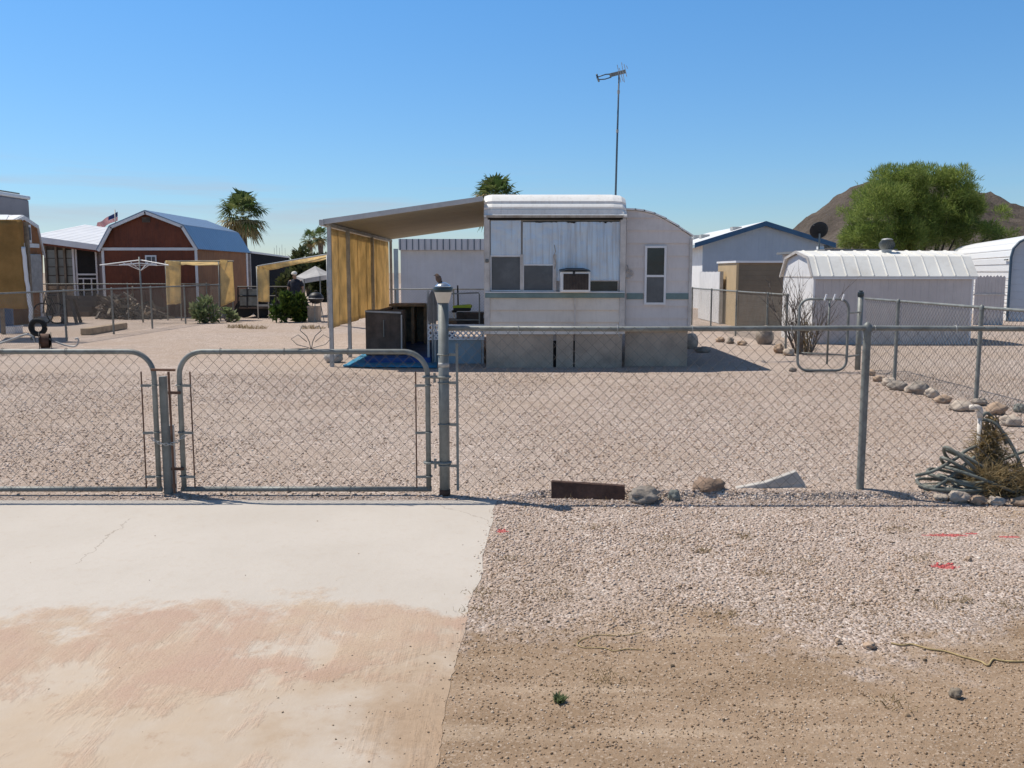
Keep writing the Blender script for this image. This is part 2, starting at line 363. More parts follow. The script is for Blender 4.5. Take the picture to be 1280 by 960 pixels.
# ------------------------------------------------------------------ sky, sun
SUN = Vector((-0.56, 0.26, 1.0)).normalized()
EL = math.asin(SUN.z); AZ = math.atan2(SUN.x, SUN.y)
w = bpy.data.worlds.new('World'); SC.world = w; w.use_nodes = True
wt = w.node_tree; bg = wt.nodes['Background']
sky = wt.nodes.new('ShaderNodeTexSky'); sky.sky_type = 'NISHITA'; sky.sun_disc = False
sky.sun_elevation = EL; sky.sun_rotation = AZ; sky.altitude = 150; sky.air_density = 1.0; sky.dust_density = 0.35; sky.ozone_density = 2.2
tc = wt.nodes.new('ShaderNodeTexCoord')
def wn(typ, ins=None, **pr):
    nd = wt.nodes.new(typ)
    for k, v in pr.items(): setattr(nd, k, v)
    for k, v in (ins or {}).items():
        if isinstance(v, bpy.types.NodeSocket): wt.links.new(v, nd.inputs[k])
        else: nd.inputs[k].default_value = v
    return nd
sep = wn('ShaderNodeSeparateXYZ', {0: tc.outputs['Generated']})
# bluest in the lower sky, muted and warmed overhead to cut blue fill light
tint = wn('ShaderNodeValToRGB', {0: sep.outputs[2]}); cr_ = tint.color_ramp
while len(cr_.elements) < 5: cr_.elements.new(0.5)
for e_, (p_, c_) in zip(cr_.elements, [(0.0, (.57, .62, .73)), (0.07, (.46, .63, .79)), (0.30, (.40, .72, .95)), (0.55, (.46, .54, .62)), (1.0, (.56, .52, .46))]): e_.position = p_; e_.color = (*c_, 1)
mul = wn('ShaderNodeMix', {0: 1.0, 6: sky.outputs[0], 7: tint.outputs[0]}, data_type='RGBA', blend_type='MULTIPLY')
mul2 = wn('ShaderNodeMix', {0: 1.0, 6: mul.outputs[2]}, data_type='RGBA', blend_type='MULTIPLY'); mul2.inputs[7].default_value = (2, 2, 2, 1); mul = mul2
# thin high cloud, low on the left
mp = wn('ShaderNodeMapping', {'Vector': tc.outputs['Generated'], 'Scale': (1.6, 1.6, 26.0)})
nz = wn('ShaderNodeTexNoise', {'Vector': mp.outputs[0], 'Scale': 1.7, 'Detail': 5.0, 'Roughness': 0.55})
m1 = wn('ShaderNodeMapRange', {0: nz.outputs[0], 1: 0.42, 2: 0.72, 3: 0.0, 4: 1.0})
b1 = wn('ShaderNodeMapRange', {0: sep.outputs[2], 1: 0.02, 2: 0.06, 3: 0.0, 4: 1.0})
b2 = wn('ShaderNodeMapRange', {0: sep.outputs[2], 1: 0.085, 2: 0.12, 3: 1.0, 4: 0.0})
lx = wn('ShaderNodeMapRange', {0: sep.outputs[0], 1: -0.18, 2: 0.12, 3: 1.0, 4: 0.12})
pr_ = m1.outputs[0]
for q in (b1.outputs[0], b2.outputs[0], lx.outputs[0]):
    pr_ = wn('ShaderNodeMath', {0: pr_, 1: q}, operation='MULTIPLY').outputs[0]
pr_ = wn('ShaderNodeMath', {0: pr_, 1: 0.75}, operation='MULTIPLY').outputs[0]
cl = wn('ShaderNodeMix', {0: pr_, 6: mul.outputs[2]}, data_type='RGBA'); cl.inputs[7].default_value = (6.6, 6.5, 7.2, 1)
wt.links.new(cl.outputs[2], bg.inputs['Color']); bg.inputs['Strength'].default_value = 0.072

sl = bpy.data.lights.new('sun', 'SUN'); sl.energy = 4.3; sl.angle = R(0.53); sl.color = (1.0, 0.935, 0.84)
so = bpy.data.objects.new('sun', sl); COL.objects.link(so)
so.rotation_euler = SUN.to_track_quat('Z', 'Y').to_euler(); so.location = (0, 0, 50)

SC.view_settings.view_transform = 'Standard'; SC.view_settings.look = 'None'
SC.view_settings.exposure = 0.14; SC.view_settings.gamma = 1.0
SC.cycles.max_bounces = 8; SC.cycles.diffuse_bounces = 4; SC.cycles.transparent_max_bounces = 8
SC.cycles.sample_clamp_indirect = 8

# ------------------------------------------------------------------ ground
def ground_material():
    m = NT('gravel_and_dirt'); p = m.geo(); x, y, z = m.xyz(p)
    wob = m.math('MULTIPLY', m.math('SUBTRACT', m.noise(p, 0.9, 4, 0.6), 0.5), 2.4)
    yy = m.math('ADD', y, wob)
    # 1 = gravel, 0 = bare dirt
    near = m.step(yy, 3.2, 4.7)
    left = m.step(m.math('ADD', x, m.math('MULTIPLY', wob, 0.6)), -17.0, -12.0)
    blotch = m.step(m.noise(p, 0.55, 5, 0.65), 0.33, 0.52)
    side = m.math('MULTIPLY', m.step(m.math('ADD', x, m.math('MULTIPLY', wob, 0.4)), 1.9, 3.6), m.math('SUBTRACT', 1.0, m.step(y, 6.0, 6.5)))
    g = m.math('MULTIPLY', near, m.math('MULTIPLY', m.math('ADD', 0.35, m.math('MULTIPLY', left, 0.65)), m.math('ADD', 0.72, m.math('MULTIPLY', blotch, 0.28))))
    g = m.math('MULTIPLY', g, m.math('SUBTRACT', 1.0, m.math('MULTIPLY', side, 0.6)))
    v1 = m.vor(p, 62.0); v2 = m.vor(p, 120.0)
    c1 = m.ramp(m.math('FRACT', m.math('MULTIPLY', m.xyz(v1.outputs['Color'])[0], 1.0)),
                [(0.0, (0.19, 0.145, 0.115)), (0.2, (0.40, 0.31, 0.25)), (0.6, (0.54, 0.435, 0.37)), (0.85, (0.62, 0.52, 0.455)), (1.0, (0.74, 0.66, 0.59))])
    c2 = m.ramp(m.xyz(v2.outputs['Color'])[1],
                [(0.0, (0.18, 0.14, 0.11)), (0.3, (0.40, 0.31, 0.25)), (0.75, (0.54, 0.44, 0.375)), (1.0, (0.68, 0.595, 0.525))])
    stones = m.mix(m.step(m.noise(p, 3.0, 3), 0.4, 0.6), c1, c2)
    tone = m.noise(p, 0.35, 5, 0.6)
    stones = m.mix(m.math('MULTIPLY', m.step(tone, 0.40, 0.66), 0.4), stones, (0.42, 0.315, 0.235))
    d1 = m.noise(p, 1.4, 6, 0.65); d2 = m.noise(m.map(p, (0.5, 3.2, 1)), 1.6, 5, 0.6); d3 = m.noise(p, 60.0, 4, 0.7)
    dirt = m.mix(m.step(d1, 0.3, 0.7), (0.26, 0.178, 0.112), (0.37, 0.265, 0.18))
    dirt = m.mix(m.math('MULTIPLY', m.step(d2, 0.50, 0.68), 0.6), dirt, (0.47, 0.365, 0.265))
    dirt = m.mix(m.math('MULTIPLY', m.step(d3, 0.52, 0.74), 0.35), dirt, (0.20, 0.135, 0.085))
    peb = m.vor(p, 130.0)
    dirt = m.mix(m.math('MULTIPLY', m.step(m.xyz(peb.outputs['Color'])[2], 0.72, 0.86), 0.6), dirt, m.mix(m.xyz(peb.outputs['Color'])[0], (0.27, 0.2, 0.14), (0.56, 0.45, 0.35)))
    gb = m.math('ADD', g, m.math('MULTIPLY', m.math('SUBTRACT', m.noise(p, 9.0, 4, 0.7), 0.5), 0.9), clamp=True)
    gm = m.step(gb, 0.28, 0.62)
    col = m.mix(gm, dirt, stones)
    # red survey paint sprayed on the ground
    for q, rx, ry in RED:
        dx = m.math('DIVIDE', m.math('SUBTRACT', x, q.x), rx); dy = m.math('DIVIDE', m.math('SUBTRACT', y, q.y), ry)
        d = m.math('ADD', m.math('SQRT', m.math('ADD', m.math('MULTIPLY', dx, dx), m.math('MULTIPLY', dy, dy))), m.math('MULTIPLY', m.math('SUBTRACT', m.noise(p, 24.0, 3), 0.5), 1.6))
        col = m.mix(m.math('MULTIPLY', m.math('SUBTRACT', 1.0, m.step(d, 0.55, 1.0)), 0.85), col, (0.52, 0.10, 0.10))
    far = m.step(m.math('ABSOLUTE', y), 60.0, 200.0)
    col = m.mix(far, col, (0.33, 0.27, 0.21))
    h = m.math('ADD', m.math('MULTIPLY', m.math('SUBTRACT', 1.0, v1.outputs['Distance']), m.math('MULTIPLY', gm, 1.0)), m.math('MULTIPLY', m.noise(p, 38.0, 5, 0.7), 0.7))
    h = m.math('ADD', h, m.math('MULTIPLY', m.noise(m.map(p, (0.35, 2.6, 1)), 2.0, 4), 1.6))
    m.bsdf(Base_Color=col, Roughness=0.95, Specular_IOR_Level=0.1, Normal=m.bump(h, 0.75, 0.02))
    return m.m
RED = [(G(1186, 669), 0.17, 0.035), (G(1262, 671), 0.08, 0.022), (G(1180, 708), 0.085, 0.05), (G(628, 664), 0.04, 0.045), (G(1216, 667), 0.05, 0.02)]

gr = MB()
xs = [-900, -300, -80, -30, -12, -6, -2, 2, 6, 12, 30, 80, 300, 900]; ys = [-500, -150, -40, -8, 2, 5, 8, 14, 22, 32, 60, 150, 400, 1500]
gv = [(a, b, 0) for b in ys for a in xs]; nx = len(xs)
gr.add(gv, [(j * nx + i, j * nx + i + 1, (j + 1) * nx + i + 1, (j + 1) * nx + i) for j in range(len(ys) - 1) for i in range(nx - 1)])
ground = gr.build('ground', ground_material()); tag(ground, 'pale pinkish gravel yard running into brown dirt at the roadside', kind='structure')


bm2 = MB(); bx_ = np.linspace(-.14, 6.6, 170); by_ = [6.28, 6.34, 6.37, 6.39, 6.405, 6.42, 6.44, 6.47, 6.52, 6.6, 6.7, 6.85, 7.02]
bv = []
for yy_ in by_:
    for xx_ in bx_:
        h = 0.042 * min(1, max(0, (xx_ + .12) / .3)); yf_ = 6.39 + .035 * math.sin(xx_ * 2.1) + .02 * math.sin(xx_ * 5.3 + 1)
        z_ = h * min(1, max(0, (yy_ - yf_) / .035)) * min(1, max(0, (7.0 - yy_) / .45)) * (1 + .25 * mnoise.noise(Vector((xx_ * 9, yy_ * 9, 2))))
        bv.append((xx_, yy_ + .012 * mnoise.noise(Vector((xx_ * 14, yy_, 5))), z_ + (.002 if z_ > .001 else -.004)))
nb_ = len(bx_); bm2.add(bv, [(j * nb_ + i, j * nb_ + i + 1, (j + 1) * nb_ + i + 1, (j + 1) * nb_ + i) for j in range(len(by_) - 1) for i in range(nb_ - 1)])
tag(bm2.build('gravel_ledge', ground.data.materials[0], None, True), 'low ragged ledge of gravel along the foot of the front fence', kind='structure')
# ------------------------------------------------------------------ concrete driveway
EDGE = [(623, 626), (617, 645), (608, 680), (603, 700), (597, 730), (590, 752), (580, 790), (572, 820), (563, 850), (556, 890), (549, 925), (545, 960)]
def drive_material():
    m = NT('driveway_concrete'); p = m.geo(); x, y, z = m.xyz(p)
    n1 = m.noise(p, 0.7, 6, 0.6); n2 = m.noise(p, 14.0, 4, 0.65); n3 = m.noise(p, 120.0, 3, 0.6)
    conc = m.mix(m.step(n1, 0.3, 0.7), (0.50, 0.45, 0.39), (0.55, 0.50, 0.44))
    conc = m.mix(m.math('MULTIPLY', m.step(n2, 0.5, 0.72), 0.22), conc, (0.46, 0.38, 0.30))
    conc = m.mix(m.math('MULTIPLY', m.step(n3, 0.55, 0.75), 0.18), conc, (0.40, 0.34, 0.28))
    wob = m.math('MULTIPLY', m.math('SUBTRACT', m.math('ADD', m.math('MULTIPLY', m.noise(p, 2.2, 5, 0.7), .5), m.math('MULTIPLY', m.noise(p, .8, 3, 0.6), .5)), 0.5), 3.0)
    yy = m.math('ADD', m.math('ADD', y, wob), m.math('MULTIPLY', x, -0.03))
    low = m.math('SUBTRACT', 1.0, m.step(yy, 4.12, 4.46))          # dirt washed over the lower half
    st = m.noise(m.map(p, (19.0, 1.0, 1), rot=(0, 0, R(14))), 1.0, 5, 0.7, 0.3)
    st2 = m.noise(m.map(p, (1.5, 0.9, 1), rot=(0, 0, R(20))), 1.5, 5, 0.65, 0.6)
    st3 = m.noise(p, 3.2, 6, 0.7, 0.4)
    bandy = m.math('MULTIPLY', m.step(yy, 3.25, 3.95), 0.11)
    sv = m.math('ADD', m.math('ADD', m.math('MULTIPLY', st, 0.15), m.math('MULTIPLY', st2, 0.62)), m.math('ADD', m.math('MULTIPLY', st3, 0.34), bandy))
    stc = m.step(sv, 0.545, 0.665)
    band = m.math('MULTIPLY', m.step(y, 3.2, 3.6), 1.0)
    dcol = m.mix(m.step(m.noise(p, 1.3, 5, 0.65), 0.35, 0.65), (0.455, 0.31, 0.235), (0.495, 0.38, 0.275))
    dcol = m.mix(m.math('MULTIPLY', m.step(m.noise(p, 55.0, 4, 0.7), 0.53, 0.72), 0.45), dcol, (0.30, 0.19, 0.125))
    wash = m.mix(m.step(n1, 0.35, 0.65), (0.45, 0.345, 0.245), (0.505, 0.40, 0.295))
    wp = m.step(m.noise(p, 1.1, 5, .65), .34, .62); c = m.mix(m.math('MULTIPLY', low, m.math('ADD', .35, m.math('MULTIPLY', wp, .55))), conc, wash)
    c = m.mix(m.math('MULTIPLY', m.math('MULTIPLY', low, stc), 0.85), c, dcol)
    sc_ = m.noise(m.map(p, (34.0, 2.2, 1), rot=(0, 0, R(17))), 1.0, 4, .7); c = m.mix(m.math('MULTIPLY', m.math('MULTIPLY', low, m.step(sc_, .60, .72)), .35), c, (.60, .52, .43))
    sp_ = m.noise(p, 7.0, 6, .75); c = m.mix(m.math('MULTIPLY', m.math('MULTIPLY', low, m.step(sp_, .56, .70)), .5), c, (.36, .24, .165))
    edge = m.math('MULTIPLY', m.math('SUBTRACT', 1.0, m.step(m.math('ADD', y, m.math('MULTIPLY', wob, 0.5)), 3.0, 4.3)), m.step(m.math('ADD', x, m.math('MULTIPLY', wob, 0.9)), -0.85, -0.3))
    c = m.mix(m.math('MULTIPLY', edge, 0.85), c, m.mix(m.noise(p, 30, 4, .7), (0.27, 0.18, 0.11), (0.44, 0.32, 0.22)))
    # hairline cracks
    for (a, b) in CRACKS:
        d = (b - a); L = d.length; nx_, ny_ = -d.y / L, d.x / L
        s = m.math('ADD', m.math('MULTIPLY', m.math('SUBTRACT', x, a.x), nx_), m.math('MULTIPLY', m.math('SUBTRACT', y, a.y), ny_))
        t = m.math('ADD', m.math('MULTIPLY', m.math('SUBTRACT', x, a.x), d.x / L), m.math('MULTIPLY', m.math('SUBTRACT', y, a.y), d.y / L))
        s = m.math('ADD', s, m.math('MULTIPLY', m.math('SUBTRACT', m.noise(p, 5.0, 4, 0.7), 0.5), 0.18))
        k = m.math('SUBTRACT', 1.0, m.step(m.math('ABSOLUTE', s), 0.001, 0.006))
        k = m.math('MULTIPLY', k, m.math('MULTIPLY', m.math('GREATER_THAN', t, 0.0), m.math('LESS_THAN', t, L)))
        c = m.mix(m.math('MULTIPLY', k, 0.55), c, (0.24, 0.19, 0.15))
    h = m.math('ADD', m.math('MULTIPLY', n2, 0.5), m.math('MULTIPLY', m.math('MULTIPLY', low, stc), m.math('ADD', st, m.noise(p, 70.0, 3, 0.7))))
    m.bsdf(Base_Color=c, Roughness=0.9, Specular_IOR_Level=0.15, Normal=m.bump(h, 0.45, 0.012))
    return m.m
CRACKS = [(G(165, 648), G(95, 705)), (G(540, 628), G(614, 651))]
dv = MB()
edge = [G(*q) for q in EDGE]
edge += [Vector((edge[-1].x - 0.03, 2.2, 0)), Vector((edge[-1].x - 0.06, 0.6, 0))]
fine = []
for a, b in zip(edge, edge[1:]):
    for i in range(6):
        q = a.lerp(b, i / 6); fine.append(Vector((q.x + 0.03 * mnoise.noise(Vector((0, q.y * 2.2, 3))) + 0.012 * mnoise.noise(Vector((0, q.y * 25, 9))), q.y, 0)))
fine.append(edge[-1])
top = [Vector((-9, 0.6, 0)), Vector((-9, 6.34, 0))] + [Vector((fine[0].x, 6.34, 0))] + fine
dv.add([q + Vector((0, 0, 0.002)) for q in top], [tuple(range(len(top)))[::-1]])
drive = dv.build('driveway', drive_material()); tag(drive, 'pale concrete driveway apron with reddish dirt washed over its lower half', kind='structure')

# ------------------------------------------------------------------ loose gravel stones (uncountable)
def edge_x(y):
    for a, b in zip(edge, edge[1:]):
        if b.y <= y <= a.y: return a.x + (b.x - a.x) * (a.y - y) / (a.y - b.y)
    return edge[0].x
def berm_z(x, y):
    h = 0.042 * np.clip((x + .12) / .3, 0, 1)
    yf_ = 6.39 + .035 * np.sin(x * 2.1) + .02 * np.sin(x * 5.3 + 1)
    return h * np.clip((y - yf_) / .035, 0, 1) * np.clip((7.0 - y) / .45, 0, 1)
def scatter(N_, ylo, yhi, smin, smax, keep, name, mat, reds=True, small=lambda x, y: 1.0):
    t = rng.random(N_); y = ylo * (yhi / ylo) ** t
    # uniform per area inside the view wedge (a bit wider)
    y = np.sqrt(ylo ** 2 + t * (yhi ** 2 - ylo ** 2))
    x = (rng.random(N_) * 2 - 1) * (0.62 * y + 0.8)
    k = keep(x, y) > rng.random(N_); x, y = x[k], y[k]; n = len(x)
    base = np.array([(1, 0, -.2), (-.5, .87, -.2), (-.5, -.87, -.2), (.45, .75, .55), (-.9, .05, .6), (.4, -.8, .5), (0, 0, .95)], float)
    fac = np.array([(0, 1, 3), (1, 2, 4), (2, 0, 5), (0, 3, 5), (1, 4, 3), (2, 5, 4), (3, 4, 6), (4, 5, 6), (5, 3, 6)], int)
    s = (smin + (smax - smin) * rng.random(n) ** 2.2) * small(x, y)
    a = rng.random(n) * 2 * np.pi
    B = base[None] + rng.normal(0, .16, (n, 7, 3))
    B *= (s[:, None] * np.stack([np.ones(n), .6 + .4 * rng.random(n), .45 + .35 * rng.random(n)], 1))[:, None, :]
    tl = rng.normal(0, .3, n)
    bx, bz = B[..., 0].copy(), B[..., 2].copy()
    B[..., 0] = bx * np.cos(tl)[:, None] - bz * np.sin(tl)[:, None]; B[..., 2] = bx * np.sin(tl)[:, None] + bz * np.cos(tl)[:, None]
    ca, sa = np.cos(a)[:, None], np.sin(a)[:, None]
    bx, by = B[..., 0].copy(), B[..., 1].copy()
    B[..., 0] = bx * ca - by * sa + x[:, None]; B[..., 1] = bx * sa + by * ca + y[:, None]
    B[..., 2] += (s * .12)[:, None] + berm_z(x, y)[:, None]
    co = B.reshape(-1, 3); F = (fac[None] + (np.arange(n) * 7)[:, None, None]).reshape(-1, 3)
    me = bpy.data.meshes.new(name); me.vertices.add(len(co)); me.vertices.foreach_set('co', co.ravel())
    me.loops.add(F.size); me.loops.foreach_set('vertex_index', F.ravel().astype(np.int32))
    me.polygons.add(len(F)); me.polygons.foreach_set('loop_start', (np.arange(len(F)) * 3).astype(np.int32))
    me.update(calc_edges=True)
    rv = rng.random(n)
    if reds:
        for q, rx, ry in RED:
            hit = (((x - q.x) / rx) ** 2 + ((y - q.y) / ry) ** 2 < 1.0) & (rng.random(n) < .75); rv[hit] = 2.0
    at = me.attributes.new('rnd', 'FLOAT', 'POINT'); at.data.foreach_set('value', np.repeat(rv, 7).astype(np.float32))
    me.materials.append(mat)
    o = bpy.data.objects.new(name, me); COL.objects.link(o); tag(o, kind='stuff'); return o
def stone_material():
    m = NT('gravel_stone'); a = m.n('ShaderNodeAttribute', attribute_name='rnd').outputs['Fac']; p = m.geo()
    c = m.ramp(a, [(0.0, (0.16, 0.12, 0.09)), (0.12, (0.34, 0.25, 0.19)), (0.3, (0.50, 0.375, 0.28)), (0.5, (0.58, 0.465, 0.395)), (0.7, (0.56, 0.465, 0.41)), (0.88, (0.68, 0.58, 0.51)), (1.0, (0.80, 0.735, 0.66))])
    tn = m.noise(p, .8, 5, .65); c = m.mix(m.math('MULTIPLY', m.step(tn, .45, .68), .45), c, m.mix(.5, c, (0.40, 0.27, 0.175)))
    c = m.mix(m.math('MULTIPLY', m.noise(p, 160, 3, .7), 0.4), c, m.mix(0.5, c, (0.25, 0.19, 0.15)))
    c = m.mix(1.0, c, (.99, .97, .95), 'MULTIPLY')
    px_, py_, pz_ = m.xyz(p); dust = m.math('SUBTRACT', 1.0, m.step(m.math('ADD', py_, m.math('MULTIPLY', m.math('SUBTRACT', m.noise(p, 1.2, 4, .6), .5), 2.0)), 3.7, 5.7)); c = m.mix(m.math('MULTIPLY', dust, .6), c, (0.40, 0.295, 0.205))
    c = m.mix(m.math('GREATER_THAN', a, 1.5), c, (0.55, 0.11, 0.11))
    m.bsdf(Base_Color=c, Roughness=0.9, Specular_IOR_Level=0.15); return m.m
stone_m = stone_material()
exv = np.vectorize(edge_x)
def nz2(x, y, s): return np.array([mnoise.noise(Vector((a * s, b * s, 4.2))) for a, b in zip(x, y)])
def keep_yard(x, y):
    pt = np.clip(.62 + 1.5 * (nz2(x, y, .55) + .6 * nz2(x, y, 1.7) + .18), .22, 1)
    on = (x < -0.05) & (y < 6.36)
    return np.where(on, 0.0, np.clip((y - 6.0) / 0.3, 0, 1)) * np.where(y > 9, .8, 1) * pt
def keep_strip(x, y):
    off = x > exv(y) - 0.03 + 0.07 * rng.random(len(x))
    w_ = nz2(x, y, 0.9) * .9 + nz2(x, y, 3.0) * .4
    d = np.clip((y + w_ - 3.0) / 1.9, 0.22, 1) * np.clip(.55 + 1.3 * (nz2(x, y, 1.6) + .25), .25, 1)
    side = np.clip((x + w_ - 2.2) / 1.2, 0, 1) * .45
    return np.where(off & (y < 6.45), d - side * (d > .3), 0.0)
scatter(105000, 6.0, 14.5, .005, .016, keep_yard, 'gravel', stone_m)
scatter(95000, 2.7, 6.45, .0032, .0125, keep_strip, 'roadside_gravel', stone_m, True, lambda x, y: np.clip((y + nz2(x, y, .9) * .9 - 3.2) / 1.1, .42, 1))
def keep_soil(x, y):
    w_ = nz2(x, y, 1.7)
    on = x > exv(y) - 0.04 + 0.08 * rng.random(len(x))
    cl_ = .45 + .75 * np.clip(nz2(x, y, 4.0) + nz2(x, y, 11.0) * .6 + .25, 0, 1)
    return np.where(on & (y < 6.3), np.clip((5.3 + w_ * .8 - y) / 1.2, .12, 1) * cl_, 0)
def soil_material():
    m = NT('soil_grain'); a = m.n('ShaderNodeAttribute', attribute_name='rnd').outputs['Fac']
    m.bsdf(Base_Color=m.ramp(a, [(0, (0.16, 0.105, 0.065)), (0.3, (0.30, 0.205, 0.13)), (0.7, (0.41, 0.295, 0.20)), (0.92, (0.47, 0.36, 0.26)), (1, (0.60, 0.50, 0.40))]), Roughness=0.95, Specular_IOR_Level=0.1); return m.m
scatter(150000, 2.7, 6.3, .0018, .0075, keep_soil, 'soil_grains', soil_material(), False)
def keep_crumbs(x, y):
    e = exv(y); return np.where(x < e + .05, np.clip(1.0 - (e - x) / (0.10 + 1.1 * np.clip((4.3 - y) / 1.0, 0, 1) * (.35 + np.clip(nz2(x, y, 2.0) + .3, 0, 1))), 0, 1) ** 1.6 + .006 + .03 * np.clip(nz2(x, y, 3.1) - .15, 0, 1) * (y < 4.4), 0) * (y < 6.2)
def keep_litter(x, y): return np.where((x > exv(y) + .02) | (y > 6.4), np.clip(.25 + nz2(x, y, 1.3) * 1.4, .03, 1), 0)
def crumb_material():
    m = NT('soil_crumb'); a = m.n('ShaderNodeAttribute', attribute_name='rnd').outputs['Fac']
    m.bsdf(Base_Color=m.ramp(a, [(0, (0.22, 0.15, 0.10)), (0.5, (0.40, 0.29, 0.20)), (1, (0.56, 0.44, 0.33))]), Roughness=0.95); return m.m
cr = scatter(11000, 2.7, 6.2, .002, .0065, keep_crumbs, 'soil_crumbs', crumb_material(), False); cr.location.z = 0.002

def litter_material():
    m = NT('leaf_litter'); a = m.n('ShaderNodeAttribute', attribute_name='rnd').outputs['Fac']
    m.bsdf(Base_Color=m.ramp(a, [(0, (0.06, 0.045, 0.03)), (0.6, (0.16, 0.115, 0.075)), (1, (0.30, 0.21, 0.13))]), Roughness=0.95); return m.m
scatter(16000, 2.8, 15.0, .004, .014, keep_litter, 'leaf_litter', litter_material(), False)
# ------------------------------------------------------------------ front fence and drive gates
YF = 6.5
def ball_cap(mb, x, y, z, r): mb.lathe((x, y, z), [(r * 1.12, -0.03), (r * 1.12, 0.0), (r * .95, .018), (r * .5, .034), (0.004, .04)], 12)

ff = thing('chain_link_fence', (2.6, YF, 0), 'galvanised chain link fence from the lamp post to the right edge, across the front', 'fence')
x0, x1 = -0.41, 5.7
MB().tube([(-0.46, YF, 1.205), (0.9, YF, 1.2), (2.5, YF, 1.207), (4.2, YF, 1.198), (x1, YF, 1.2)], 0.0185, 10).build('top_rail', M['galv'], ff, True)
mb = MB(); chain_link(mb, (x0, YF - 0.026, 0), (1, 0, 0), x1 - x0, 0.03, 1.215); mb.build('chain_link', M['wire'], ff)
for px_ in (2.515, 5.7):
    mb = MB(); mb.tube([(px_, YF + .01, -.1), (px_, YF + .01, 1.185)], 0.027, 12); ball_cap(mb, px_, YF + .01, 1.21, 0.03)
    mb.build('post', M['galv'], ff, 'auto')
MB().box(x0 + .012, x0 + .03, YF - .03, YF - .022, .04, 1.1).build('tension_bar', M['galv'], ff)
for z in (0.22, .52, .82, 1.02):
    mb = MB(); mb.tube(arc((-0.485, YF, z), .041, 0, 360, 16, (1, 0, 0), (0, 1, 0)), .006, 6); mb.bar((-.445, YF - .02, z), (x0 + .03, YF - .026, z), .006, .02)
    mb.build('tension_band', M['galv'], ff)
for x in np.arange(0.1, 5.6, 0.62):
    x += random.uniform(-.08, .08)
    mb = MB(); mb.tube(arc((x, YF - .004, 1.2), .027, 0, 330, 12, (0, 1, 0), (0, 0, 1)), .0022, 5); mb.tube([(x, YF - .03, 1.185), (x + .012, YF - .034, 1.15)], .0022, 5)
    mb.build('wire_tie', M['galv_light'], ff)
# brown dry grass snagged along the foot of the fence is part of the ground cover, built below

def gate_leaf(xl, xr, label, hinge_right):
    y = YF; zb, zt, rr = 0.045, 1.04, 0.17; r = 0.0185
    g = thing('driveway_gate', ((xl + xr) / 2, y, 0), label, 'gate', 'double driveway gates')
    pts = [(xl, y, zb), (xl, y, zt - rr)] + arc((xl + rr, y, zt - rr), rr, 180, 90, 8)[1:] + arc((xr - rr, y, zt - rr), rr, 90, 0, 8) + [(xr, y, zb)]
    mb = MB(); mb.tube(pts, r, 12); mb.tube([(xl - .02, y, zb), (xr + .02, y, zb)], r, 12); mb.build('frame', M['galv'], g, True)
    mb = MB(); chain_link(mb, (xl + .085, y - .024, 0), (1, 0, 0), xr - xl - .17, zb - .01, zt + .01); mb.build('chain_link', M['wire'], g)
    for xx, s in ((xl, 1), (xr, -1)):
        MB().tube([(xx + s * .085, y - .02, .06), (xx + s * .083, y - .02, zt - .14)], .0055, 6).build('tension_bar', M['rust_bar'], g)
        for z in (.14, .46, .80):
            mb = MB(); mb.tube(arc((xx, y, z), .025, 0, 360, 14, (1, 0, 0), (0, 1, 0)), .005, 6); mb.bar((xx + s * .02, y - .02, z), (xx + s * .09, y - .024, z), .006, .018); mb.build('tension_band', M['galv'], g)
    for x in np.arange(xl + .3, xr - .2, .45):
        for z in (zb, zt):
            mb = MB(); mb.tube(arc((x, y, z), .026, 0, 350, 12, (0, 1, 0), (0, 0, 1)), .0022, 5); mb.build('wire_tie', M['wire'], g)
    hx = xr if hinge_right else xl; s = 1 if hinge_right else -1
    for z in (.24, .86):
        mb = MB(); mb.tube(arc((hx, y, z), .028, 0, 360, 14, (1, 0, 0), (0, 1, 0)), .011, 6)
        mb.tube(arc((hx + s * .115, y, z), .044, 0, 360, 16, (1, 0, 0), (0, 1, 0)), .010, 6)
        mb.tube([(hx + s * .03, y - .01, z), (hx + s * .075, y - .015, z)], .012, 8); mb.tube([(hx + s * .05, y - .015, z - .04), (hx + s * .05, y - .015, z + .03)], .009, 8)
        mb.build('hinge', M['galv'], g, 'auto')
    return g
gr_ = gate_leaf(-2.365, -0.60, 'right leaf of the driveway gate, hinged on the lamp post, with rounded corners', True)
mb = MB(); mb.tube([(-2.425, YF - .03, .02), (-2.43, YF - .03, .9)], .009, 8); mb.tube([(-2.55, YF - .035, .915), (-2.38, YF - .035, .912)], .009, 8)
mb.tube([(-2.425, YF - .03, .06), (-2.425, YF - .03, .09)], .014, 8); mb.build('drop_rod', M['rust_bar'], gr_)
for z in (.2, .75):
    mb = MB(); mb.bar((-2.44, YF - .03, z), (-2.35, YF - .03, z), .012, .02); mb.build('rod_guide', M['rust'], gr_)
gl_ = gate_leaf(-4.36, -2.545, 'left leaf of the driveway gate, cut off by the left edge of the photo', False)
po = thing('gate_post', (-2.487, YF + .035, 0), 'dented square steel post standing between the two driveway gate leaves', 'post')
mb = MB(); mb.box(-2.523, -2.473, YF + .02, YF + .06, -.1, .86); mb.build('upper_tube', M['galv'], po, bevel=.005)
mb = MB(); mb.box(-2.530, -2.452, YF + .062, YF + .1, -.1, .50); mb.build('lower_sleeve', M['galv_light'], po, bevel=.005)
po2 = MB(); po2.tube([(-4.475, YF, -.1), (-4.475, YF, 1.25)], .035, 12); ball_cap(po2, -4.475, YF, 1.27, .035); tag(po2.build('gate_post', M['galv'], None, 'auto'), 'round hinge post at the outer end of the left driveway gate', 'post')
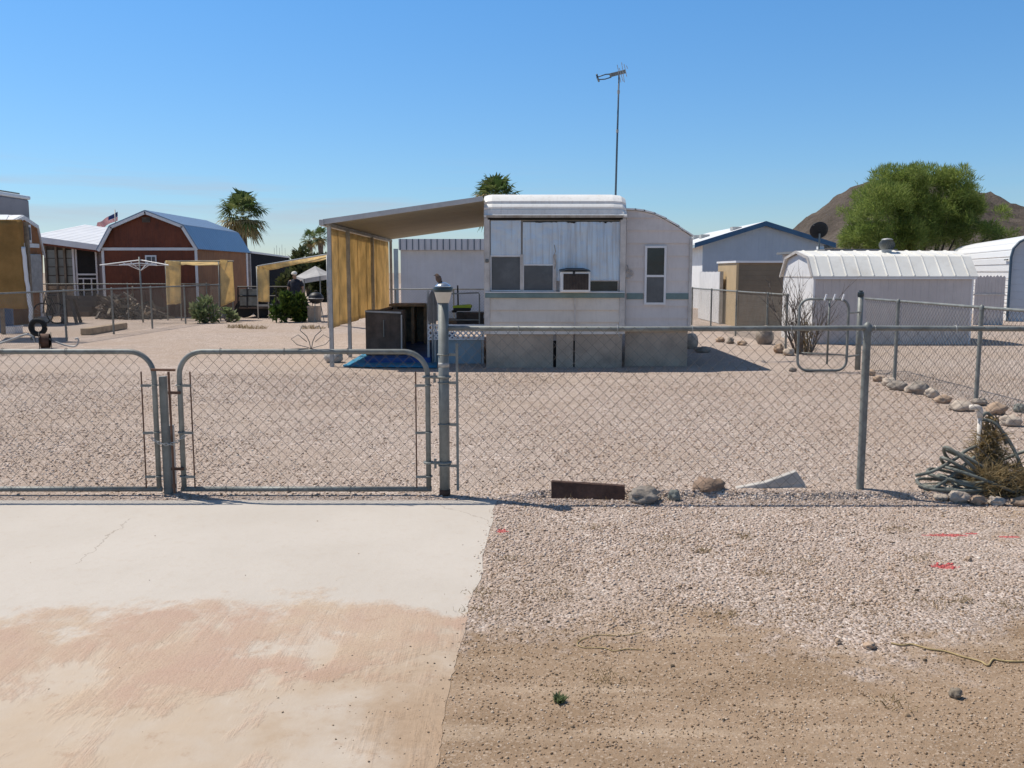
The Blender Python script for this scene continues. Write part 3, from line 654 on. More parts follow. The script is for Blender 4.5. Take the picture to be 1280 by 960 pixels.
# chain locking both leaves
ch = MB(); cp = [Vector((-2.56 + .235 * t, YF - .05 - .012 * math.sin(t * 9), .425 - .055 * math.sin(math.pi * t) + .02 * t)) for t in np.linspace(0, 1, 12)]
for i, (a, b) in enumerate(zip(cp, cp[1:])):
    d = (b - a).normalized(); up = Vector((0, 0, 1)) if i % 2 else Vector((0, 1, 0)); s = d.cross(up).normalized()
    c = (a + b) / 2; loop = [c + d * .017 * math.cos(q) + s * .009 * math.sin(q) for q in np.linspace(0, 2 * math.pi, 12, endpoint=False)]
    ch.tube(loop, .0032, 5, closed=True)
tag(ch.build('chain', M['galv_light'], None, True), 'steel chain looped between the two driveway gate leaves', 'chain')

# ------------------------------------------------------------------ lamp post
lp = thing('lamp_post', (-0.485, YF, 0), 'round steel fence post topped by a solar lamp, between the gate and the fence', 'lamp post')
mb = MB(); mb.tube([(-.485, YF, -.1), (-.485, YF, 1.40)], .0375, 16); mb.build('post', M['galv'], lp, True)
MB().lathe((-.485, YF, 0), [(.0395, .0), (.0405, .02), (.0395, .045)], 16).build('rust_collar', M['rust'], lp, True)
MB().lathe((-.485, YF, 0), [(.039, .93), (.0395, .95), (.039, .962)], 16).build('joint_band', M['galv_light'], lp, True)
MB().lathe((-.485, YF, 0), [(.040, 1.385), (.043, 1.39), (.062, 1.46), (.058, 1.463)], 24).build('lamp_lens', M['lens'], lp, 'auto')
MB().lathe((-.485, YF, 0), [(.060, 1.462), (.068, 1.466), (.069, 1.485), (.066, 1.495), (.055, 1.497)], 24).build('lamp_rim', M['lamp_rim'], lp, 'auto')
MB().lathe((-.485, YF, 0), [(.063, 1.496), (.050, 1.508), (.036, 1.520), (.018, 1.527), (.003, 1.529)], 24).build('lamp_cap', M['chrome'], lp, True)
# the little bird on the cap
bd = thing('bird', (-.503, YF, 1.52), 'tiny brown bird perched on the silver cap of the lamp post', 'bird')
bm_ = MB(); b0 = Vector((-.507, YF, 1.551))
bm_.ball(b0, 1.0, 2, .05, 3, (.024, .026, .030)); mb = bm_
prof = [(-.001, -.028, .006), (-.003, -.020, .014), (-.006, -.006, .021), (-.011, .010, .021), (-.017, .020, .016), (-.020, .027, .0135), (-.024, .034, .009), (-.026, .038, .003)]
body = MB(); body.tube([b0 + Vector((p[0] * 1.0, 0, p[1])) for p in prof], [p[2] for p in prof], 14); body.tube([b0 + Vector((-.030, -.008, .028)), b0 + Vector((-.036, -.014, .026)), b0 + Vector((-.042, -.018, .024))], [.004, .0028, .0006], 6)
body.build('body', M['bird'], bd, True)
mb = MB(); mb.prism([b0 + Vector(q) for q in ((.004, .006, -.012), (.016, .006, -.040), (.024, .006, -.036), (.012, .006, -.008))], (0, .010, 0)); mb.build('tail', M['bird_dark'], bd)
for s in (-1, 1):
    mb = MB(); mb.tube([b0 + Vector((-.002, s * .008, -.02)), b0 + Vector((.0, s * .009, -.034))], .0018, 5); mb.build('leg', M['bird_dark'], bd)

# ------------------------------------------------------------------ things along the foot of the fence
def rock(px, py, w, h, mat, label, cat='rock', group=None, name='rock', seed=None, dy=0.0, jit=.5, sub=3, flat=1.0):
    c = G(px, py); s = c.y / FPX * .92; seed = seed if seed is not None else random.random() * 90
    mb = MB(); mb.ball((c.x, c.y + w * s * .45 * flat + dy, h * s * .42), 1.0, sub, jit, seed, (w * s * .5, w * s * .45 * flat, h * s * .58))
    return tag(mb.build(name, M[mat], None, 'auto' if sub < 3 else True), label, cat, group)
bd_ = MB(); a, b = V(689, 627, 6.40), V(781, 628, 6.36)
bd_.prism([(a.x, 6.40, -.02), (b.x, 6.35, -.02), (b.x, 6.37, .098), (a.x, 6.43, .118)], (.004, .035, .003))
tag(bd_.build('board', M['rust'], None, bevel=.004), 'short rusty brown board standing on edge against the fence bottom', 'board')
rock(806, 630, 42, 19, 'rock_grey', 'low tan and grey rock just right of the rusty board', seed=4, dy=-.02)
rock(844, 627, 16, 15, 'rock_green', 'small rounded greenish stone between the low rock and the brown rock', seed=9)
rock(890, 622, 42, 22, 'rock_brown', 'lumpy brown rock left of the broken concrete slab', seed=14)
sl_ = MB(); P_ = [V(917, 622, 6.55), V(919, 611, 6.56), V(955, 604, 6.57), V(994, 590, 6.60), V(1004, 604, 6.59), V(1011, 626, 6.54)]
P_ = [q + Vector((0, -.03, .012)) for q in P_]; P_[0].z = P_[-1].z = -.02; sl_.prism(P_, (.004, .05, .004))
tag(sl_.build('concrete_slab', M['concrete_old'], None, bevel=.006), 'broken wedge of pale concrete leaning behind the fence', 'slab')

# hose pile by the standpipe
sp = thing('standpipe', (X(1236, 6.68), 6.68, 0), 'white plastic standpipe with an elbow tap rising from dry brush at the right edge', 'pipe')
sx = X(1236, 6.68)
MB().tube([(sx + .01, 6.68, -.05), (sx, 6.68, .57)], .0155, 10).build('riser', M['pvc'], sp, True)
mb = MB(); mb.tube([(sx, 6.68, .54), (sx, 6.68, .585)] + arc((sx - .03, 6.68, .585), .03, 0, 90, 6)[1:] + [(sx - .075, 6.68, .613)], .021, 10); mb.build('elbow', M['pvc'], sp, True)
hs = MB(); hc = Vector((X(1222, 6.6), 6.6, 0))
for i, (ox, oy, z, a, b, tlt, rz) in enumerate([(0, 0, .03, .30, .17, 3, 0), (.08, .02, .07, .27, .16, 8, .2), (-.03, .0, .09, .25, .14, 14, -.2), (.16, .0, .12, .26, .17, -12, .1), (.02, .04, .15, .22, .13, 24, .3), (.22, .03, .08, .33, .18, -6, 0), (.1, .05, .19, .24, .14, 30, -.1), (.26, .02, .16, .28, .15, -25, .1), (-.05, -.03, .05, .34, .16, 5, .15), (.1, -.04, .11, .30, .18, 18, -.15), (.0, .02, .2, .2, .12, 36, .2)]):
    loop = []
    for t in np.linspace(0, 2 * math.pi, 40, endpoint=False):
        u, v = a * math.cos(t) * (1 + .06 * math.sin(3 * t + i)), b * math.sin(t)
        q = Vector((u * math.cos(R(tlt)), v, u * math.sin(R(tlt)) * -1 + .015 * math.sin(2 * t + i * 2)))
        q.rotate(Matrix.Rotation(rz, 3, 'Z')); q += hc + Vector((ox, oy, z)); q.z = max(q.z, .018 + .004 * i); loop.append(q)
    hs.tube(loop, .0125, 8, closed=True)
for pts in ([(sx + .03, 6.7, .52), (sx + .10, 6.66, .50), (sx + .19, 6.62, .38), (sx + .25, 6.56, .22), (sx + .28, 6.50, .05), (sx + .2, 6.45, .02)],
            [(hc.x - .40, 6.52, .14), (hc.x - .28, 6.52, .17), (hc.x - .12, 6.56, .24), (hc.x + .0, 6.62, .30), (hc.x + .1, 6.66, .33)],
            [(hc.x - .52, 6.44, .018), (hc.x - .36, 6.46, .03), (hc.x - .2, 6.5, .10), (hc.x - .04, 6.56, .2), (hc.x + .06, 6.6, .26)],
            [(sx + .02, 6.7, .54), (sx + .09, 6.74, .56), (sx + .17, 6.72, .46), (sx + .21, 6.68, .34)]):
    sm = []
    P4 = [Vector(pts[0])] + [Vector(q) for q in pts] + [Vector(pts[-1])]
    for i in range(1, len(P4) - 2):
        for t in np.linspace(0, 1, 7)[:-1]:
            p0, p1, p2, p3 = P4[i - 1:i + 3]; sm.append(.5 * ((2 * p1) + (p2 - p0) * t + (2 * p0 - 5 * p1 + 4 * p2 - p3) * t * t + (3 * p1 - p0 - 3 * p2 + p3) * t ** 3))
    sm.append(P4[-2]); hs.tube(sm, .0125, 8)
tag(hs.build('hose', M['hose'], None, True), 'tangle of grey green garden hose coiled on the ground at the right edge', 'hose')

def blades(name, mat, gen, n, parent=None, label=None, cat=None, kind=None, group=None):
    """gen(i) -> (root, tip, width, colour value): thin bent leaf blades in one mesh"""
    vs, fs, cv = [], [], []
    for i in range(n):
        a, b, wd, k = gen(i); a, b = Vector(a), Vector(b); d = b - a; L = d.length
        s = d.cross(Vector((random.uniform(-1, 1), random.uniform(-1, 1), random.uniform(-1, 1))))
        if s.length < 1e-6: continue
        s.normalize(); s *= wd / 2; mid = a + d * .55 + Vector((0, 0, L * .08)); o = len(vs)
        vs += [a - s * .7, a + s * .7, mid + s, mid - s, b]; fs += [(o, o + 1, o + 2, o + 3), (o + 3, o + 2, o + 4)]; cv += [k] * 5
    me = bpy.data.meshes.new(name); V3 = vs
    if parent is not None: base = BASE[parent]
    else:
        base = Vector((sum(v.x for v in V3) / len(V3), sum(v.y for v in V3) / len(V3), min(v.z for v in V3)))
    me.from_pydata([v - base for v in V3], [], fs); me.materials.append(M[mat])
    at = me.attributes.new('rnd', 'FLOAT', 'POINT'); at.data.foreach_set('value', np.array(cv, np.float32))
    o = bpy.data.objects.new(name, me); COL.objects.link(o); BASE[o] = base
    if parent is not None: o.parent = parent
    else: o.location = base
    return tag(o, label, cat, group, kind)
ru = random.uniform
def brush(i):
    t = random.random()
    if t < .55:
        h = ru(.0, .42); r = .05 + (.42 - h) * .33; a = ru(0, 6.28); rr = r * math.sqrt(random.random())
        p = Vector((sx + .07 + rr * math.cos(a), 6.66 + rr * .6 * math.sin(a), h))
    else:
        a = ru(0, 6.28); p = Vector((sx + .12 + ru(-.22, .16), 6.5 + ru(-.14, .12), ru(0, .2)))
    d = Vector((ru(-1, 1), ru(-1, 1), ru(-.5, .8))).normalized() * ru(.06, .17)
    return p, p + d, ru(.003, .008), random.random() ** 1.3
blades('dry_brush', 'dry_grass', brush, 3200, None, 'clump of dead tan brush packed round the white standpipe', 'dry brush')
def brush2(i):
    p = Vector((sx + .095 + ru(-.05, .05), 6.72 + ru(-.03, .03), ru(.3, .56)))
    return p, p + Vector((ru(-.04, .04), ru(-.04, .04), ru(-.12, .04))), ru(.006, .012), random.random() * .4
blades('fibre_wrap', 'dry_grass', brush2, 260, None, 'dark fibrous bundle tied behind the top of the white standpipe', 'bundle')
for i, (px, py, w, h, mt, lb) in enumerate([(1176, 625, 24, 11, 'rock_pale', 'flat pale stone, leftmost of the stones under the hose pile'), (1199, 628, 34, 18, 'rock_pale', 'pale tan stone under the left end of the hose coil'),
        (1222, 630, 24, 14, 'rock_tan', 'brown stone under the middle of the hose coil'), (1246, 631, 26, 14, 'rock_pale', 'pale pink stone below the dry brush at the fence foot'), (1276, 632, 26, 15, 'rock_tan', 'brown stone cut by the right edge below the hose')]):
    rock(px, py, w * .85, h * .8, mt, lb, group='stones under the hose pile', seed=20 + i, dy=-.05, jit=.6)

# stones along the side fence
border = [(1090, 470, 12, 8, 'rock_tan'), (1101, 478, 16, 9, 'rock_tan'), (1113, 483, 17, 11, 'rock_pale'), (1127, 489, 26, 12, 'rock_grey'), (1142, 492, 18, 10, 'rock_pale'), (1153, 494, 24, 18, 'rock_grey'),
          (1168, 498, 18, 13, 'rock_pale'), (1182, 505, 22, 11, 'rock_tan'), (1207, 515, 32, 13, 'rock_pale'), (1228, 508, 20, 11, 'rock_grey'), (1251, 520, 26, 17, 'rock_tan'), (1268, 534, 26, 16, 'rock_pale'), (1277, 516, 16, 12, 'rock_green')]
blab = ['smallest tan stone at the far end of the row along the side fence', 'tan stone second from the far end of the row along the side fence', 'pale stone third from the far end of the side fence row', 'broad grey brown stone in the middle of the side fence row, its left part', 'pale stone beside the tall grey stone in the side fence row',
        'tallest grey stone in the row along the side fence', 'pale stone just right of the tallest grey stone in the row', 'orange tan stone left of the long white stone by the side fence', 'long whitish stone lying left of the near side fence post', 'grey stone at the foot of the near side fence post', 'large tan boulder by the right edge above the standpipe', 'pale stone below the large tan boulder by the right edge', 'green grey stone at the right edge beside the large tan boulder']
for i, (q, lb) in enumerate(zip(border, blab)): rock(*q, lb, group='stones edging the side fence', seed=40 + i, jit=.45)

# clods, weed and ropes on the roadside
for i, (px, py, w, h, lb) in enumerate([(1198, 875, 17, 14, 'dark brown clod of soil at the lower right, largest on the roadside dirt'), (1049, 806, 9, 7, 'small dark clod left of the yellow rope end'), (1089, 813, 17, 9, 'lumpy brown clod touching the end of the yellow rope'), (1212, 702, 8, 6, 'small clod on the gravel right of the red paint blot')]):
    rock(px, py, w, h, 'rock_tan' if i != 0 else 'grey_wood', lb, 'clod', 'soil clods on the roadside', 'soil_clod', seed=60 + i, jit=.5)
wc = G(699, 877)
def weed(i):
    a = ru(0, 6.28); r = ru(.0, .02)
    return (wc.x + r * math.cos(a), wc.y + r * math.sin(a), 0), (wc.x + (r + ru(.005, .025)) * math.cos(a), wc.y + (r + ru(.005, .025)) * math.sin(a), ru(.008, .032)), ru(.004, .008), random.random()
blades('weed', 'shrub_leaf', weed, 130, None, 'tiny green weed growing alone in the roadside dirt', 'weed')
def rope(pts, r, label):
    P4 = [G(*q) for q in pts]; P4 = [P4[0]] + P4 + [P4[-1]]; sm = []
    for i in range(1, len(P4) - 2):
        for t in np.linspace(0, 1, 9)[:-1]:
            p0, p1, p2, p3 = P4[i - 1:i + 3]; q = .5 * ((2 * p1) + (p2 - p0) * t + (2 * p0 - 5 * p1 + 4 * p2 - p3) * t * t + (3 * p1 - p0 - 3 * p2 + p3) * t ** 3)
            q.z = r * .9 + .002; q.x += .006 * mnoise.noise(q * 18); q.y += .02 * mnoise.noise(q * 9); sm.append(q)
    mb = MB(); mb.tube(sm, r, 6); tag(mb.build('rope', M['rope'], None, True), label, 'rope')
rope([(1112, 804), (1126, 807), (1140, 807), (1160, 812), (1180, 814), (1206, 823), (1226, 829), (1237, 834), (1242, 826), (1262, 829), (1310, 825)], .004, 'yellow rope lying on the dirt and running off the right edge')
rope([(802, 790), (770, 795), (742, 796), (722, 804), (728, 811), (752, 810), (768, 815), (784, 812), (806, 813)], .0022, 'thin yellow cord lying in a loose loop on the dirt')

# dry tufts along the fence foot: ground cover
def tuft(i):
    x = random.choice([ru(-.3, 4.2), ru(1.6, 2.4), ru(.3, 2.2)]); y = 6.48 + random.gauss(0, .06)
    p = Vector((x, y, .0)); return p, p + Vector((ru(-.03, .03), ru(-.03, .03), ru(.01, .05))), ru(.002, .004), random.random()
blades('dry_grass', 'dry_grass', tuft, 700, None, kind='stuff')

tf = [G(*q) for q in ((1118, 662), (930, 672), (880, 690), (960, 720), (1205, 752), (1165, 756), (1262, 758), (700, 745), (604, 742), (598, 766), (745, 660), (838, 676), (1010, 702), (640, 700), (1150, 700), (760, 850), (1120, 880), (905, 770))]
def sprig(i):
    c = random.choice(tf); k = .03 + .03 * ((c.x * 7.3) % 1); p = c + Vector((random.gauss(0, k), random.gauss(0, k * .7), .0)); return p, p + Vector((ru(-.03, .03), ru(-.03, .03), ru(.005, .035))), ru(.0015, .0035), ru(0, .7)
blades('dry_sprigs', 'dry_grass', sprig, 900, None, kind='stuff')
# bent wire ornament hooked over the right gate, another over the left gate
w1 = MB(); c0 = V(389, 436, YF)
for s in (-1, 1):
    w1.tube([c0 + Vector(q) for q in ((0, 0, -.01), (s * .012, 0, .05), (s * .03, 0, .09), (s * .075, 0, .13), (s * .06, 0, .165), (s * .03, 0, .15))], .0035, 6)
    w1.tube([c0 + Vector(q) for q in ((0, 0, .0), (s * .03, 0, .012), (s * .1, 0, .03), (s * .14, 0, .07), (s * .09, 0, .10), (s * .03, 0, .05))], .003, 6)
w1.tube([c0 + Vector(q) for q in ((-.02, 0, 0), (-.10, 0, .0), (-.19, 0, -.004))], .004, 6)
tag(w1.build('wire_ornament', M['wire'], None, True), 'curled wire ornament rising above the right gate top rail', 'wire ornament')
# ------------------------------------------------------------------ the park trailer
YT = 15.42; YB = 24.6
def tx(px, Y=YT): return X(px, Y)
def tz(py, Y=YT): return Z(py, Y)
XL, XR = tx(606), tx(781)
tr = thing('trailer', ((XL + XR) / 2, (YT + YB) / 2, 0), 'white park trailer with foil covered front windows, teal stripe and bare skirting', 'trailer')
zs, zb_, zw0, zw1, zc = tz(413.5), tz(372.5), tz(366), tz(274), tz(272)
mb = MB()     # shell: behind the front wall
mb.box(XL + .02, XR - .02, YT + .09, YB, .45, zc + .05); mb.build('body', M['mauve_siding'], tr)
# front lower siding, two sheets
sx_ = tx(719)
for a, b in ((XL + .03, sx_ - .006), (sx_ + .006, XR - .03)):
    mb = MB(); nb_ = 3; h_ = (zb_ - zs + .06) / nb_
    for k in range(nb_): z_ = zs - .06 + k * h_; mb.prism([(a, YT - .012, z_ + .002), (a, YT + .016, z_ + h_), (a, YT + .09, z_ + h_), (a, YT + .09, z_ + .002)], (b - a, 0, 0))
    mb.build('front_siding', M['lap_cream'], tr)
mb = MB(); mb.box(sx_ - .012, sx_ + .012, YT - .02, YT + .02, zs - .05, zb_); mb.build('seam_strip', M['trim'], tr)
mb = MB(); mb.box(XL + .005, XR - .0, YT - .035, YT + .08, zb_ + .002, zw0); mb.build('teal_band', M['teal'], tr, bevel=.008)
mb = MB(); mb.box(XL, XR, YT - .05, YT + .07, zw0 + .001, zw0 + .018); mb.build('sill', M['white'], tr)
# corner posts
for a, b in ((XL - .012, XL + .085), (XR - .085, XR + .012)):
    mb = MB(); mb.box(a, b, YT - .02, YT + .10, zs - .06, zc); mb.build('corner_trim', M['trim'], tr, bevel=.012)
# roof cap: ribbed, rolling back on to the roof
def cap_profile(o=0.0):
    pr = [(YT - .045 - o, zc), (YT - .05 - o, tz(269)), (YT - .03 - o, tz(268)), (YT - .02 - o, tz(262.5)), (YT + .01 - o, tz(262)), (YT - .005 - o, tz(259)), (YT + .03, tz(255)), (YT + .06 - o, tz(254)), (YT + .055, tz(251)), (YT + .13, tz(246)), (YT + .24, tz(242.5)), (YT + .42, tz(240.6)), (YT + .75, tz(240))]
    return pr
pr = cap_profile(); mb = MB(); xs_ = [XL - .012, XL + .05, XL + .12, XR - .20, XR - .05, XR + .02]
ins = [(.05, .93), (.015, .98), (0, 1), (0, 1), (.03, .965), (.07, .88)]
ztop = tz(240)
for k in range(len(xs_) - 1):
    A = [Vector((xs_[k], y + ins[k][0] * (1 if i > 2 else .3), zc + (z - zc) * ins[k][1])) for i, (y, z) in enumerate(pr)]
    Bq = [Vector((xs_[k + 1], y + ins[k + 1][0] * (1 if i > 2 else .3), zc + (z - zc) * ins[k + 1][1])) for i, (y, z) in enumerate(pr)]
    n = len(pr); mb.add(A + Bq, [(i, n + i, n + i + 1, i + 1) for i in range(n - 1)])
    mb.add([A[-1], Bq[-1], Vector((Bq[-1].x, YB, Bq[-1].z)), Vector((A[-1].x, YB, A[-1].z))], [(0, 1, 2, 3)])
for k in (0, -1):
    A = [Vector((xs_[k], y + ins[k][0] * (1 if i > 2 else .3), zc + (z - zc) * ins[k][1])) for i, (y, z) in enumerate(pr)]
    A += [Vector((xs_[k], YB, A[-1].z)), Vector((xs_[k], YB, zc - .02))]; A[0].z = zc - .02
    mb.add(A, [tuple(range(len(A)))])
mb.build('roof', M['cap'], tr, 'auto')
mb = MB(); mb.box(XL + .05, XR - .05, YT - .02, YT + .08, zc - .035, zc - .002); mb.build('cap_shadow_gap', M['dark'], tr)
# glazing field
fx = [tx(613.5), tx(651), tx(653.5), tx(692), tx(695), tx(775)]
mb = MB(); mb.box(XL + .08, XR - .08, YT + .075, YT + .088, zw0, zw1); mb.build('front_backing', M['trim'], tr)
def pane(x0, x1, z0, z1, mat, name='window_pane', y=YT + .05):
    mb = MB(); mb.box(x0, x1, y, y + .012, z0, z1); return mb.build(name, M[mat], tr)
def foil(x0, x1, z0, z1, seed):
    nx_, nz_ = max(4, int((x1 - x0) / .045)), max(4, int((z1 - z0) / .06)); mb = MB(); vs = []
    for j in range(nz_ + 1):
        for i in range(nx_ + 1):
            x = x0 + (x1 - x0) * i / nx_; z = z0 + (z1 - z0) * j / nz_
            d = .012 * mnoise.noise(Vector((x * 3 + seed, z * 1.1, seed))) + .004 * mnoise.noise(Vector((x * 11, z * 4, seed + 5)))
            vs.append(Vector((x, YT + .034 + d + (.018 * (z1 - z) / (z1 - z0) - .012), z + (.012 * mnoise.noise(Vector((x * 9, seed, 1))) if j == 0 else 0))))
    mb.add(vs, [(j * (nx_ + 1) + i, j * (nx_ + 1) + i + 1, (j + 1) * (nx_ + 1) + i + 1, (j + 1) * (nx_ + 1) + i) for j in range(nz_) for i in range(nx_)])
    return mb.build('foil_panel', M['foil'], tr, True)
foil(fx[0], fx[1], tz(321), zw1 - .02, 1); foil(fx[2], tx(695), tz(332), zw1 - .05, 2); foil(tx(694), fx[5], tz(351), zw1 - .04, 3)
def frame(x0, x1, z0, z1, t=.022, mat='white', y=YT + .02, dep=.05, name='window_frame'):
    mb = MB(); mb.box(x0 - t, x0, y, y + dep, z0 - t, z1 + t); mb.box(x1, x1 + t, y, y + dep, z0 - t, z1 + t); mb.box(x0, x1, y, y + dep, z0 - t, z0); mb.box(x0, x1, y, y + dep, z1, z1 + t)
    return mb.build(name, M[mat], tr)
pane(fx[0] + .012, fx[1] - .012, zw0 + .05, tz(321.5), 'pane'); frame(fx[0] + .012, fx[1] - .012, zw0 + .045, tz(320.5), .02)
pane(fx[2] + .02, fx[3] - .012, zw0 + .045, tz(332), 'pane'); frame(fx[2] + .02, fx[3] - .012, zw0 + .04, tz(331.5), .018)
pane(tx(737), tx(774), zw0 + .03, tz(352), 'pane_dark'); frame(tx(737), tx(772.5), zw0 + .03, tz(351.5), .016, 'trim')
for a in (652.3, 693.5): mb = MB(); mb.box(tx(a) - .026, tx(a) + .026, YT + .012, YT + .08, zw0 + .02, tz(318)); mb.build('mullion', M['trim'], tr)
mb = MB(); mb.tube([V(693, 306, YT - .0), V(694.5, 314, YT - .01), V(692, 321, YT), V(695, 329, YT - .02), V(693, 336, YT)], .005, 6); mb.build('torn_strip', M['skirt'], tr, True)
mb = MB(); vs = []
for i in range(90):
    x = fx[2] + (tx(773) - fx[2]) * i / 89; d = .006 + max(0, .05 * mnoise.noise(Vector((x * 5.5, 3, 1))) + .03 * mnoise.noise(Vector((x * 21, 1, 8)))); vs.append((x, d))
mb.add([Vector((x, YT + .012, zw1 - .034)) for x, d in vs] + [Vector((x, YT + .012, zw1 - .036 - d)) for x, d in vs], [(i, i + 1, 91 + i, 90 + i) for i in range(89)]); mb.build('torn_gap', M['dark'], tr)
mb = MB(); mb.box(XL + .03, XR - .04, YT - .062, YT - .05, zc - .004, zc + .035); mb.build('gutter_lip', M['stained_lip'], tr)
# skirting
for i, (a, b, y0) in enumerate(((607.5, 692, 0), (696, 717.5, .01), (719.5, 779, 0))):
    mb = MB(); mb.box(tx(a), tx(b), YT + .02 + y0, YT + .04 + y0, -.03, zs - .06 - .003); mb.build('skirting_panel', M['skirt'], tr)
mb = MB(); mb.box(XL + .04, XR - .04, YT + .10, YT + .14, -.02, .46); mb.build('dark_underside', M['dark'], tr)
# tip-out on the right with a falling curved roof
y2 = YT + .18
P2 = [(782, 457), (782, 262.5), (792, 263), (803, 264.5), (816, 268), (830, 274.5), (846, 284), (863.5, 296), (863.5, 457)]
def p2(px, py): return Vector((X(px, y2), y2, Z(py, y2)))
zsk = Z(414, y2)
mb = MB(); pts = [p2(*q) for q in P2]; pts[0].z = pts[-1].z = zsk; mb.prism(pts, (0, 4.6, 0)); mb.build('side_room', M['mauve_siding'], tr)
mb = MB(); crv = [p2(*q) for q in P2[1:8]]
def xlim(z):
    for a, b in zip(crv, crv[1:]):
        if b.z <= z <= a.z: return a.x + (b.x - a.x) * (a.z - z) / max(1e-6, a.z - b.z)
    return crv[-1].x if z < crv[-1].z else crv[0].x
z_ = zsk + .004
while z_ < crv[0].z - .03:
    h_ = min(.21, crv[0].z - .006 - z_); xa = crv[0].x + .003; K_ = 8
    lo = [Vector((xa, y2 - .026, z_)), Vector((xlim(z_) - .004, y2 - .026, z_))]
    mid = [Vector((xlim(z_ + h_ * k / K_) - .004, y2 - .026 + .022 * k / K_, z_ + h_ * k / K_)) for k in range(1, K_ + 1)]
    f_ = lo + mid + [Vector((xa, y2 - .004, z_ + h_))]; bk = [Vector((q.x, y2 - .001, q.z)) for q in f_]; n_ = len(f_)
    mb.add(f_ + bk, [tuple(range(n_))] + [(i, n_ + i, n_ + (i + 1) % n_, (i + 1) % n_) for i in range(n_)]); z_ += .21
mb.build('lap_siding', M['lap_pale'], tr)
mb = MB()
top2 = [p2(*q) for q in P2[1:8]]
for a, b in zip(top2, top2[1:]):
    mb.add([a + Vector((0, -.05, .004)), b + Vector((.02, -.05, .004)), b + Vector((.02, 4.7, .004)), a + Vector((0, 4.7, .004)), a + Vector((0, -.05, .03)), b + Vector((.02, -.05, .03)), b + Vector((.02, 4.7, .03)), a + Vector((0, 4.7, .03))],
           [(3, 2, 1, 0), (4, 5, 6, 7), (0, 1, 5, 4), (1, 2, 6, 5), (2, 3, 7, 6), (3, 0, 4, 7)])
mb.build('side_roof', M['white_metal'], tr, 'auto')
mb = MB(); mb.box(X(863.5, y2) - .035, X(863.5, y2) + .012, y2 - .045, y2 + .03, zsk, Z(298, y2)); mb.build('corner_trim', M['trim'], tr)
for a, b in ((784, 804), (831, 861)):
    mb = MB(); mb.box(X(a, y2), X(b, y2), y2 - .036, y2 - .001, Z(374, y2), Z(366.5, y2)); mb.build('teal_stripe', M['teal'], tr)
wx0, wx1 = X(808, y2), X(829.5, y2); wz0, wzm, wz1 = Z(378, y2), Z(345, y2), Z(310, y2)
t = .036; mb = MB(); yq = y2 - .055
mb.box(wx0 - t, wx0, yq, y2 + .02, wz0 - t, wz1 + t); mb.box(wx1, wx1 + t, yq, y2 + .02, wz0 - t, wz1 + t); mb.box(wx0, wx1, yq, y2 + .02, wz0 - t, wz0); mb.box(wx0, wx1, yq, y2 + .02, wz1, wz1 + t); mb.box(wx0, wx1, yq + .005, y2 + .02, wzm - .018, wzm + .018)
wf = mb.build('side_window', M['white'], tr)
mb = MB(); mb.box(wx0, wx1, y2 - .036, y2 - .030, wz0, wzm - .018); o = mb.build('lower_pane', M['pane'], tr)
mb = MB(); mb.box(wx0, wx1, y2 - .034, y2 - .028, wzm + .018, wz1); o = mb.build('upper_pane', M['pane_dark'], tr)
mb = MB(); mb.box(X(783, y2), X(862, y2), y2 + .05, y2 + .07, -.03, zsk - .004); mb.build('side_skirting', M['skirt'], tr)
mb = MB(); cc = V(786, 343, YT + .14)
for r_, o_ in ((.055, 0), (.062, .012), (.05, -.01)): mb.tube(arc(cc + Vector((o_, -.01, o_)), r_, 0, 360, 20), .006, 5)
mb.tube([cc + Vector((0, -.01, .05)), cc + Vector((-.01, -.01, .11)), cc + Vector((-.035, 0, .16))], .006, 5); mb.build('cable_loop', M['trim'], tr, True)
mb = MB(); mb.lathe((tx(609), YT - .03, tz(326)), [(.02, -.03), (.03, -.02), (.03, .02), (.015, .03)], 10); mb.build('marker_lamp', M['galv'], tr)

# window air conditioner
ax0, ax1, az0, az1 = tx(699.5), tx(736), tz(366), tz(339.5)
ac = thing('air_conditioner', ((ax0 + ax1) / 2, YT - .15, az0), 'window air conditioner with dark grille sticking out of the trailer front', 'air conditioner')
mb = MB(); mb.box(ax0, ax1, YT - .33, YT + .04, az0 + .02, az1); mb.build('case', M['white_metal'], ac, bevel=.008)
mb = MB(); mb.box(ax0 + .045, ax1 - .03, YT - .336, YT - .326, az0 + .055, az1 - .035); mb.build('grille_back', M['ac_grille'], ac)
mb = MB()
for i in range(17): mb.box(ax0 + .055 + i * .0245, ax0 + .062 + i * .0245, YT - .342, YT - .337, az0 + .06, az1 - .04)
mb.build('grille_fins', M['dark_wood'], ac)
mb = MB(); mb.box(tx(714.5), tx(717), YT - .345, YT - .33, tz(345), tz(339)); mb.build('clip', M['black'], ac)
mb = MB(); mb.prism([(ax0 - .01, YT - .36, az1 + .004), (ax0 + .12, YT - .36, az1 + .035), (ax1 - .09, YT - .36, az1 + .03), (ax1 + .005, YT - .36, az1 + .004)], (0, .42, .03)); mb.build('hood', M['black'], ac)

